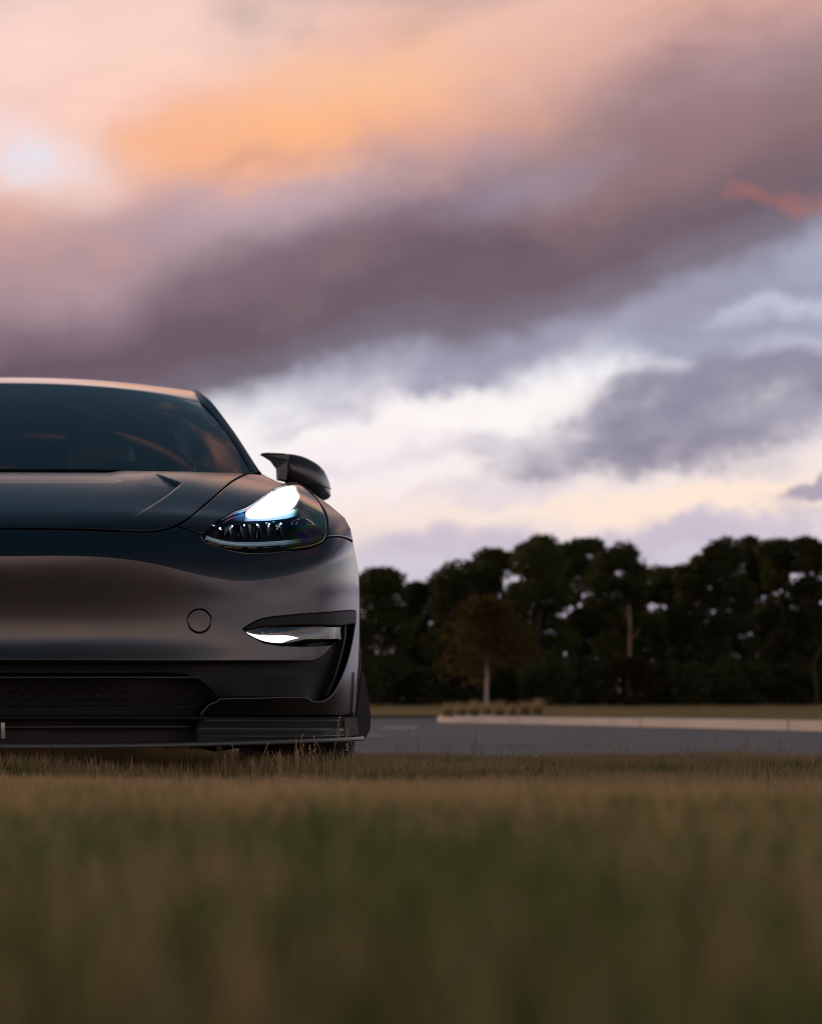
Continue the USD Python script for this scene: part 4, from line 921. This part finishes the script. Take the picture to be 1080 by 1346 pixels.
# ------------------------------------------------------------------ cabin
car.part('dashboard', trimesh.creation.box(bounds=[[-.70, 5.75, .70], [.70, 6.15, .905]]), M['dash'])
car.part('cabin_floor', box((0, 7.3, .42), (1.44, 3.4, .05)), M['dash'])
car.part('headlining', gridlike := grid_mesh(cvr(np.linspace(.35, 2.3, 20))[:, ::6] * [.97, 1, 1] - (0, 0, .045)), M['headlining'])
sc = np.array([.42, 6.30, .895])
sw = [sc + (.183 * math.cos(a), .06 * math.sin(a), .175 * math.sin(a)) for a in np.linspace(0, 2 * np.pi, 48, endpoint=False)]
stw = numbered(car.path, 'steering_wheel'); UsdGeom.Xform.Define(stage, stw)
car.part('rim', tube(sw, .015, 10, True), M['dash'], smooth=True, parent=stw)
car.part('spoke', tube([sc + (-.17, 0, 0), sc + (0, -.03, -.01), sc + (.17, 0, 0)], .016, 8), M['silver'], smooth=True, parent=stw)
def rbox(c, s, r=.05, tilt=0):
    b = trimesh.creation.box(np.array(s) - 2 * r); b = trimesh.convex.convex_hull(np.vstack([np.array(trimesh.creation.icosphere(2, r).vertices) + p for p in b.vertices]))
    b.apply_transform(trimesh.transformations.rotation_matrix(tilt, [1, 0, 0])); b.apply_translation(c); return b
for sx in (.40, -.40):
    st_ = numbered(car.path, 'front_seat'); UsdGeom.Xform.Define(stage, st_)
    car.part('backrest', rbox((sx, 7.05, .82), (.50, .16, .60), .06, .25), M['seat'], smooth=40, parent=st_)
    car.part('head_restraint', rbox((sx, 7.20, 1.17), (.26, .12, .19), .05, .1), M['seat'], smooth=40, parent=st_)
    car.part('cushion', rbox((sx, 6.75, .52), (.50, .52, .18), .06), M['seat'], smooth=40, parent=st_)
car.part('rear_seat', rbox((0, 8.05, .80), (1.25, .18, .55), .06, .3), M['seat'], smooth=40)
car.part('touch_screen', box((0, 6.12, .97), (.37, .015, .21)), M['gloss'])
car.part('rear_view_mirror', rbox((0, 6.22, 1.23), (.22, .04, .07), .018), M['gloss'], smooth=40)

# ------------------------------------------------------------------ trees
def leaf_quads(C, s, rnd, flat=0.0):
    n = len(C); a = rnd.randn(n, 3); a /= np.linalg.norm(a, axis=1, keepdims=True); b = np.cross(a, rnd.randn(n, 3)); b /= np.linalg.norm(b, axis=1, keepdims=True)
    s = s * rnd.uniform(.6, 1.4, n)[:, None]
    V = np.stack([C - a * s, C - b * s * .45 + a * s * .1, C + a * s, C + b * s * .45 + a * s * .1], 1).reshape(-1, 3)
    i = np.arange(n)[:, None] * 4; return V, np.vstack([i + [0, 1, 2], i + [0, 2, 3]])
def crown_lobes(rnd, h, w, base, n, shape):
    """Lobe centres and radii inside a crown h tall and w wide that starts at height base."""
    L = []
    for k in range(n):
        t = rnd.uniform(0, 1) if k > 3 else (1.0, .82, .7, .9)[k]
        r = {'oak': math.sin(math.pi * min(1, .12 + .80 * t)) ** .55, 'pine': (1 - t * .80) ** .8 + .05, 'cone': (.55 + .45 * min(1, t * 4)) * (1 - t * .86) ** .9, 'round': math.sin(math.pi * (.1 + .8 * t)) ** .6}[shape] * w / 2
        a = rnd.uniform(0, 2 * np.pi) if shape != 'cone' else k * 2.4; q = r * (rnd.uniform(.30, .85) if shape != 'cone' else rnd.uniform(.55, 1.0))
        rad = w * rnd.uniform(.13, .22)
        L.append((q * math.cos(a), q * math.sin(a), min(base + (h - base) * t, h - rad * .62), rad))
    return L
def make_tree(name, x, y, z0, h, w, base, seed, mat, bark, shape='oak', lobes=22, leaf=.17, dens=230, trunk_r=.14, group=None, label=None, cat_='tree'):
    rnd = np.random.RandomState(seed)
    t = Thing(name, (x, y, z0), label=label, cat=cat_, group=group)
    B = np.array([x, y, z0]); Ls = crown_lobes(rnd, h, w, base, lobes, shape)
    lean = rnd.uniform(-.03, .03, 2) * h
    tp = [B + (lean[0] * k * k, lean[1] * k * k, h * .86 * k - .1) for k in np.linspace(0, 1, 7)]
    tr = [tube(tp, np.linspace(trunk_r, trunk_r * .2, 7), 8)]
    for lx, ly, lz, r in Ls[::2]:
        k = min(.95, max(.25, (lz / h) * .75)); s_ = B + (lean[0] * k * k, lean[1] * k * k, h * .86 * k); e_ = B + (lx, ly, lz)
        tr.append(tube([s_, (s_ + e_) / 2 + (0, 0, -.04 * h * .3), e_], [trunk_r * .4, trunk_r * .25, .015], 5))
    t.part('trunk', tr[0], bark, smooth=True); t.part('limbs', cat(*tr[1:]), M['bark'], smooth=True)
    C = []
    for lx, ly, lz, r in Ls:
        n = int(dens * (r / (w * .17)) ** 2); d = rnd.randn(n, 3); d /= np.linalg.norm(d, axis=1, keepdims=True); rr_ = rnd.uniform(.25, 1, n) ** .5
        rr_ *= .75 + .5 * meshkit.noise(d * 2.2 + seed)
        C.append(B + np.array([lx, ly, lz]) + d * rr_[:, None] * r * np.array([1.15, 1.15, .8]))
    C = np.vstack(C)
    t.part('crown', leaf_quads(C, leaf, rnd), mat)
    return t
def gz(x, y): return float(np.asarray(far_z(np.array([x]), np.array([y])))[0])
def tree_px(px, top, wpx, Y, **k):
    x = px * Y / FPX; z0 = gz(x, min(Y, 109)); h = HC + (VY - top) * Y / FPX - z0
    return dict(x=x, y=Y, z0=z0, h=h, w=wpx * Y / FPX, **k)
line = [(-420, 745, 130, 92, 'oak', 'leaf', 'tree'), (-230, 735, 120, 97, 'oak', 'leaf', 'tree'), (-60, 742, 130, 90, 'oak', 'leaf', 'tree'), (95, 730, 120, 95, 'oak', 'leaf', 'tree'), (230, 738, 120, 92, 'oak', 'leaf', 'tree'), (345, 728, 120, 98, 'oak', 'leaf', 'tree'), (430, 742, 100, 93, 'oak', 'leaf', 'tree'),
 (500, 748, 84, 90, 'oak', 'leaf', 'small round-headed dark oak showing just beside the car\'s bumper'),
 (556, 765, 74, 99, 'round', 'leaf_dark', 'low dark oak in the dip between the round-headed oak and the taller wood'),
 (612, 738, 100, 92, 'oak', 'leaf', 'dark oak with a sloping shoulder rising behind the autumn tree\'s left side'),
 (655, 722, 84, 96, 'oak', 'leaf_olive', 'olive-tinged oak with gaps in its crown directly behind the autumn tree'),
 (708, 706, 104, 88, 'oak', 'leaf', 'tallest spreading oak to the right of the autumn tree, lumpy crown against the sky'),
 (762, 709, 80, 94, 'oak', 'leaf', 'dark oak between the tallest spreading oak and the one above the bare trunk'),
 (808, 716, 84, 90, 'oak', 'leaf', 'dark oak whose open crown hangs over the bare pinkish trunk'),
 (838, 741, 44, 104, 'round', 'leaf_dark', 'narrow low oak at the left edge of the notch in the skyline'),
 (878, 745, 64, 99, 'round', 'leaf', 'low oak at the right edge of the notch in the skyline'),
 (915, 733, 76, 92, 'oak', 'leaf', 'dark oak stepping up from the notch to the right-hand block of pines'),
 (950, 708, 76, 88, 'pine', 'leaf_dark', 'first pointed pine of the right-hand block, beside the step up from the notch'),
 (990, 706, 70, 95, 'pine', 'leaf_dark', 'second pointed pine of the right-hand block'),
 (1026, 712, 74, 91, 'oak', 'leaf', 'broad dark oak among the pointed pines at the right'),
 (1058, 708, 66, 89, 'pine', 'leaf_dark', 'pointed pine just inside the right edge of the view'),
 (1098, 713, 84, 93, 'oak', 'leaf', 'dark oak cut by the right edge of the view'),
 (1175, 718, 120, 90, 'oak', 'leaf', 'tree'), (1280, 730, 120, 96, 'oak', 'leaf', 'tree'), (1400, 722, 130, 92, 'oak', 'leaf', 'tree')]
for i, (px, top, wpx, Y, shape, mt, lb) in enumerate(line):
    off = lb == 'tree'
    k = tree_px(px, top, wpx * 1.12, Y)
    make_tree('pine_tree' if shape == 'pine' else 'oak_tree', **k, base=k['h'] * (.10 if shape == 'pine' else .16), seed=40 + i, mat=M[mt], bark=M['bark'], shape=shape, lobes=34 if shape != 'pine' else 30, leaf=.13, dens=150 if off else 300, trunk_r=.15,
              label='dark oak of the tree line, behind the car or beyond the edge of the view' if off else lb, group='oaks of the tree line hidden by the car or outside the view' if off else 'trees of the tree line')
# the trees across the lot to the right, which the car's lamps and paint mirror
oak0 = '/World/oak_tree_008'
for i in range(9):
    a_ = math.radians(62 + 6.3 * i + (i * 5 % 3)); R_ = 58 + (i * 7 % 5) * 2.5
    xf = UsdGeom.Xform.Define(stage, numbered('/World', 'oak_tree')); xf.GetPrim().GetReferences().AddInternalReference('/World/oak_tree_%03d' % (8 + i % 5)); xf.ClearXformOpOrder(); xf.GetPrim().SetInstanceable(True)
    xf.AddTranslateOp(opSuffix='place').Set(Gf.Vec3d(R_ * math.sin(a_), R_ * math.cos(a_), -1.5)); xf.AddRotateZOp(opSuffix='turn').Set(i * 77.0); xf.AddScaleOp(opSuffix='size').Set(Gf.Vec3f(.75 + .05 * (i % 4)))
    tag(xf, 'oak across the lot to the right, outside the view', 'tree', 'oaks across the lot to the right, outside the view')
# undergrowth along the foot of the wood
ub = [(497, 872, 64), (545, 880, 60), (600, 876, 70), (668, 868, 76), (722, 874, 70), (772, 866, 70), (868, 870, 64), (918, 876, 70), (968, 868, 70), (1015, 874, 62), (1064, 880, 70), (1120, 870, 80), (420, 870, 90), (330, 868, 90), (230, 870, 100), (120, 868, 100), (0, 870, 110)]
names = ['dark bush at the foot of the round-headed oak beside the car', 'dark bush left of the autumn tree, under the low oak', 'dark bush directly left of the autumn tree\'s trunk', 'dark bush directly right of the autumn tree\'s trunk', 'dark bush under the tallest spreading oak', 'dark bush just left of the rust-brown bush', 'dark bush just right of the rust-brown bush', 'dark bush under the step up to the right-hand pines', 'dark bush under the first pointed pine', 'dark bush under the second pointed pine', 'dark bush at the foot of the pine by the right edge']
for i, (px, top, wpx) in enumerate(ub):
    Y = 80 + (i * 37 % 7); k = tree_px(px, top, wpx * 1.3, Y)
    vis = i < len(names)
    make_tree('bush', **k, base=.15, seed=300 + i, mat=M['leaf_dark'], bark=M['bark'], shape='round', lobes=16, leaf=.15, dens=110, trunk_r=.05, cat_='bush', label=names[i] if vis else 'dark bush of the wood edge, hidden by the car or outside the view', group='bushes at the foot of the wood' if vis else 'bushes hidden by the car or outside the view')
k = tree_px(826, 866, 66, 72); make_tree('bush', **k, base=.1, seed=77, mat=M['leaf_rust'], bark=M['bark'], shape='round', lobes=16, leaf=.13, dens=170, trunk_r=.05, cat_='bush', label='rust-brown bush at the foot of the bare pinkish trunk')
# dense wood behind, one mass
rnd = np.random.RandomState(9); n = 80000
X = rnd.uniform(-32, 62, n); Yw = rnd.uniform(106, 122, n); hh = 4.6 + 2.2 * meshkit.noise(np.c_[X * .28, 0 * X, 0 * X]) ; Z = .2 + rnd.uniform(0, 1, n) ** 1.25 * hh
gapn = meshkit.fbm(np.c_[X * .9, Z * 1.1, 0 * X], 3, 5)
keep = (gapn > .36) | (Z < 4.8)
single('far_wood', leaf_quads(np.c_[X, Yw, Z][keep], .24, rnd), M['leaf_dark'], kind='stuff', label='dense dark wood filling in behind the tree line', cat='wood')
# the small autumn tree on the island, the bare trunk, the leaning trunk
k = tree_px(639, 786, 128, 33.5); k['z0'] = .16; k['h'] = HC + (VY - 786) * 33.5 / FPX - .16
make_tree('autumn_tree', **k, base=.62, seed=21, mat=M['leaf_autumn'], bark=M['pale_bark'], shape='cone', lobes=44, leaf=.05, dens=75, trunk_r=.042, label='young autumn tree with thin orange-brown crown and pale straight trunk on the island', cat_='tree')
def bare(name, pts, r0, mat, label, branches=()):
    t = Thing(name, pts[0], label=label, cat='tree'); t.part('trunk', tube(pts, np.linspace(r0, r0 * .45, len(pts)), 8), mat, smooth=True)
    for b in branches: t.part('branch', tube(b, np.linspace(r0 * .4, r0 * .15, len(b)), 6), mat, smooth=True)
Yb = 76
bare('bare_trunk', [at(828, 926, Yb), at(828.5, 890, Yb), at(827, 850, Yb), at(828, 815, Yb), at(826, 795, Yb)], .10, M['pink_bark'], 'bare pinkish trunk standing above the rust-brown bush, one stub of a branch', [[at(828, 842, Yb), at(836, 834, Yb - .3), at(841, 826, Yb - .5)], [at(827, 815, Yb), at(822, 805, Yb), at(819, 800, Yb)]])
bare('leaning_trunk', [at(1074, 926, 78), at(1072, 905, 78), at(1069, 875, 78), at(1074, 858, 78), at(1082, 850, 78)], .07, M['bark'], 'crooked reddish trunk in the wood at the right edge of the view')
# ------------------------------------------------------------------ ornamental grass clumps on the island
rnd = np.random.RandomState(4)
def blades(n, rad, h, bend, wid, rnd, seg_=3, lean=.25):
    V, F, UV = [], [], []; o = 0
    for _ in range(n):
        a, q = rnd.uniform(0, 2 * np.pi), rad * math.sqrt(rnd.uniform()); b = np.array([q * math.cos(a), q * math.sin(a), 0])
        hh = h * rnd.uniform(.55, 1.1); d = rnd.uniform(0, 2 * np.pi); dv = np.array([math.cos(d), math.sin(d), 0]); bd = bend * rnd.uniform(.1, 1) * hh; w = wid * rnd.uniform(.7, 1.3); sdv = np.array([-dv[1], dv[0], 0]); tw_ = rnd.uniform(-.8, .8); sdv = sdv * math.cos(tw_) + dv * math.sin(tw_)
        for k in range(seg_ + 1):
            t = k / seg_; c = b + np.array([0, 0, hh * t * (1 - .12 * t)]) + dv * (bd * t * t + lean * b[0] * 0); ww = w * (1 - t ** 1.5) * .5 + .0001
            V += [c - sdv * ww, c + sdv * ww]; UV += [(0, t), (1, t)]
        for k in range(seg_):
            i = o + 2 * k; F += [[i, i + 1, i + 3], [i, i + 3, i + 2]]
        o += 2 * (seg_ + 1)
    return np.array(V), np.array(F), np.array(UV)
clump = blades(200, .07, .30, .75, .006, rnd)
UsdGeom.Scope.Define(stage, '/World/Protos') if False else None
first = None
cl_px = [(588, 24.9, 'leftmost tan grass clump, low and part green, at the rounded end of the kerb'), (606, 26.5, 'second tan grass clump from the left on the island'), (622, 27, 'tan grass clump just left of the autumn tree\'s trunk'), (640, 28.5, 'tan grass clump at the foot of the autumn tree\'s trunk'), (656, 27.5, 'tan grass clump just right of the autumn tree\'s trunk'), (673, 28, 'third tan grass clump to the right of the autumn tree\'s trunk'), (690, 28, 'second tan grass clump from the right on the island'), (706, 28.5, 'rightmost tan grass clump on the island')]
for i, (px, Y, lb) in enumerate(cl_px):
    x = px * Y / FPX; p = numbered('/World', 'grass_clump')
    z0 = float(isl_z(np.array([x]), np.array([Y]))[0]) - .01
    if first is None:
        t = Thing.__new__(Thing); t.path = p; t.base = np.zeros(3); t.x = UsdGeom.Xform.Define(stage, p); t.x.AddTranslateOp().Set(Gf.Vec3d(x, Y, z0)); t.x.AddRotateZOp().Set(0.0); t.x.AddScaleOp().Set(Gf.Vec3f(1, 1, .75))
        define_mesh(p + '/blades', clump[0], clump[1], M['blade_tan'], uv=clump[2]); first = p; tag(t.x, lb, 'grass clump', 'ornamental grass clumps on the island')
    else:
        xf = UsdGeom.Xform.Define(stage, p); s_ = .85 + .3 * ((i * 7) % 5) / 5
        xf.GetPrim().GetReferences().AddInternalReference(first); xf.ClearXformOpOrder()
        xf.GetPrim().SetInstanceable(True)
        xf.AddTranslateOp(opSuffix='place').Set(Gf.Vec3d(x, Y, z0)); xf.AddRotateZOp(opSuffix='turn').Set(i * 71.0); xf.AddScaleOp(opSuffix='size').Set(Gf.Vec3f(s_, s_, s_ * .9))
        tag(xf, lb, 'grass clump', 'ornamental grass clumps on the island')
# fallen leaves on the road
for (px, py, lb) in [(773, 983.5, 'red fallen leaf on the asphalt beyond the grass, right of centre'), (561, 970, 'small dull red fallen leaf on the asphalt near the car')]:
    Y = HC * FPX / (py - VY); x = px * Y / FPX; s_ = .028
    q = np.array([(-1, 0, .002), (-.35, .55, .012), (.25, .4, .008), (1.1, 0.1, .02), (.3, -.42, .012), (-.3, -.5, .006), (0, 0, .016)]) * [s_, s_, .9]
    v = q + (x, Y, .002); f = np.array([[i, (i + 1) % 6, 6] for i in range(6)]); f = np.vstack([f])
    t = Thing('fallen_leaf', (x, Y, 0), label=lb, cat='leaf'); t.part('leaf_blade', (v, f), M['red_leaf']); t.part('stalk', tube([(x + s_ * 1.05, Y, .018), (x + s_ * 1.8, Y + .01, .01)], .0012, 4), M['red_leaf'])
# ------------------------------------------------------------------ the grass of the verge
rnd = np.random.RandomState(17)
protos = []
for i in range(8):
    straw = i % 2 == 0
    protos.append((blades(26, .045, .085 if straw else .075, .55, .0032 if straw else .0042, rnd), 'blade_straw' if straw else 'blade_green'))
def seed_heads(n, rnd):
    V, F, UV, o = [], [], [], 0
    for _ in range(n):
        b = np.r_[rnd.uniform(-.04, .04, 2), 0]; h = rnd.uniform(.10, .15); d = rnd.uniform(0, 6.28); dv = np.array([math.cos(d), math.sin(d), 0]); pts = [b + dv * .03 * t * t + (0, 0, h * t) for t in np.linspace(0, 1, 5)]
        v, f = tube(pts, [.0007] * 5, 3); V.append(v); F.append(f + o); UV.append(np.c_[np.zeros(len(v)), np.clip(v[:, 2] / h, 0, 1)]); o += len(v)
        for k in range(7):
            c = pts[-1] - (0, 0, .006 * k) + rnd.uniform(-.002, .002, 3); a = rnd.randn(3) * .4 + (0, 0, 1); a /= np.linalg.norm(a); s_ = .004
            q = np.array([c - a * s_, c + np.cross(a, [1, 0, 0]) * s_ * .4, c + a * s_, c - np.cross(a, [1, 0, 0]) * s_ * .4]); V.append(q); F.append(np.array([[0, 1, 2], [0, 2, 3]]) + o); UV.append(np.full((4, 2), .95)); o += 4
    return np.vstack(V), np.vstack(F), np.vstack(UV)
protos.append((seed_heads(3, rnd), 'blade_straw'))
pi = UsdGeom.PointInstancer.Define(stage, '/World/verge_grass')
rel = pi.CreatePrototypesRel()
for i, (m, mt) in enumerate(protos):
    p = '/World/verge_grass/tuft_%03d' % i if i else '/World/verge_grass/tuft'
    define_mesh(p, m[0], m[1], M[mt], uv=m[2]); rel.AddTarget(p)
pts = []
def scatter(x0, x1, y0, y1, dens):
    n = int((x1 - x0) * (y1 - y0) * dens); q = np.c_[rnd.uniform(x0, x1, n), rnd.uniform(y0, y1, n)]; return q[q[:, 1] < verge_edge(q[:, 0]) + .05 * rnd.randn(len(q))]
Q = np.vstack([scatter(-1.6, 2.6, .12, 1.6, 1500), scatter(-1.8, 3.6, 1.6, 4.2, 1000), scatter(-2.2, 5.5, 4.2, 7.6, 900), scatter(-2.0, 1.3, 7.6, 12.2, 420), scatter(-6, -1.8, 0, 8, 120), scatter(3.6, 9, 0, 6.6, 120)])
lens_free = np.hypot(Q[:, 0], Q[:, 1]) > .14
Q = Q[lens_free]
big_n = .22 * meshkit.noise(np.c_[Q * 1.6, 0 * Q[:, :1]], 8) + .38 * meshkit.noise(np.c_[Q * 9.0, 0 * Q[:, :1]], 21) + .40 * meshkit.noise(np.c_[Q * 26.0, 0 * Q[:, :1]], 5); n2 = meshkit.noise(np.c_[Q * 4.0, 0 * Q[:, :1]], 3)
far = np.clip((Q[:, 1] - .9) / 2.2, 0, 1)
pstraw = np.clip(.08 + .90 * far ** .8 + 2.9 * (big_n - .5), .03, .985); isst = rnd.uniform(size=len(Q)) < pstraw
idx = np.where(isst, rnd.randint(0, 4, len(Q)) * 2, rnd.randint(0, 4, len(Q)) * 2 + 1)
idx = np.where((rnd.uniform(size=len(Q)) < .012) & (Q[:, 1] > 2.8), 8, idx)
sc_ = (.72 + .45 * n2 + .22 * rnd.rand(len(Q))) * (1.0 + .42 * np.clip((2.2 - Q[:, 1]) / 2, 0, 1)) * np.where(idx == 8, .95, 1)
sc_ *= 1 + .28 * np.clip(1 - np.abs(Q[:, 1] - 4.5) / 1.3, 0, 1) * np.clip((1.5 - Q[:, 0]) / .3, 0, 1)
sc_ *= 1 - .28 * np.clip((Q[:, 1] - 4.6) / 2, 0, 1)
blur = FPX * .015 * np.clip(1 / np.maximum(Q[:, 1], .1) - .22, 0, 9); cap = HC - Q[:, 1] * (70 + .55 * blur) / FPX
hgt = np.where(idx == 8, .155, .094); room = np.maximum(cap - verge_z(Q[:, 0], Q[:, 1]), .02)
sc_ = np.where(Q[:, 1] < 4.0, np.minimum(sc_, room / hgt * rnd.uniform(.8, 1.03, len(Q))), sc_)
under_car = (np.abs(Q[:, 0]) < .9) & (Q[:, 1] > NOSE + .25); sc_[under_car] *= .95
Z = verge_z(Q[:, 0], Q[:, 1]) - .004
ang = rnd.uniform(0, 2 * np.pi, len(Q))
pi.CreatePositionsAttr(Vt.Vec3fArray.FromNumpy(np.c_[Q, Z].astype(np.float32)))
pi.CreateProtoIndicesAttr(Vt.IntArray.FromNumpy(idx.astype(np.int32)))
pi.CreateScalesAttr(Vt.Vec3fArray.FromNumpy(np.repeat(sc_[:, None], 3, 1).astype(np.float32)))
pi.CreateOrientationsAttr(Vt.QuathArray([Gf.Quath(float(math.cos(a / 2)), 0, 0, float(math.sin(a / 2))) for a in ang]))
tag(pi, 'dry tan and green grass of the verge, out of focus towards the lens', 'grass', kind='stuff')
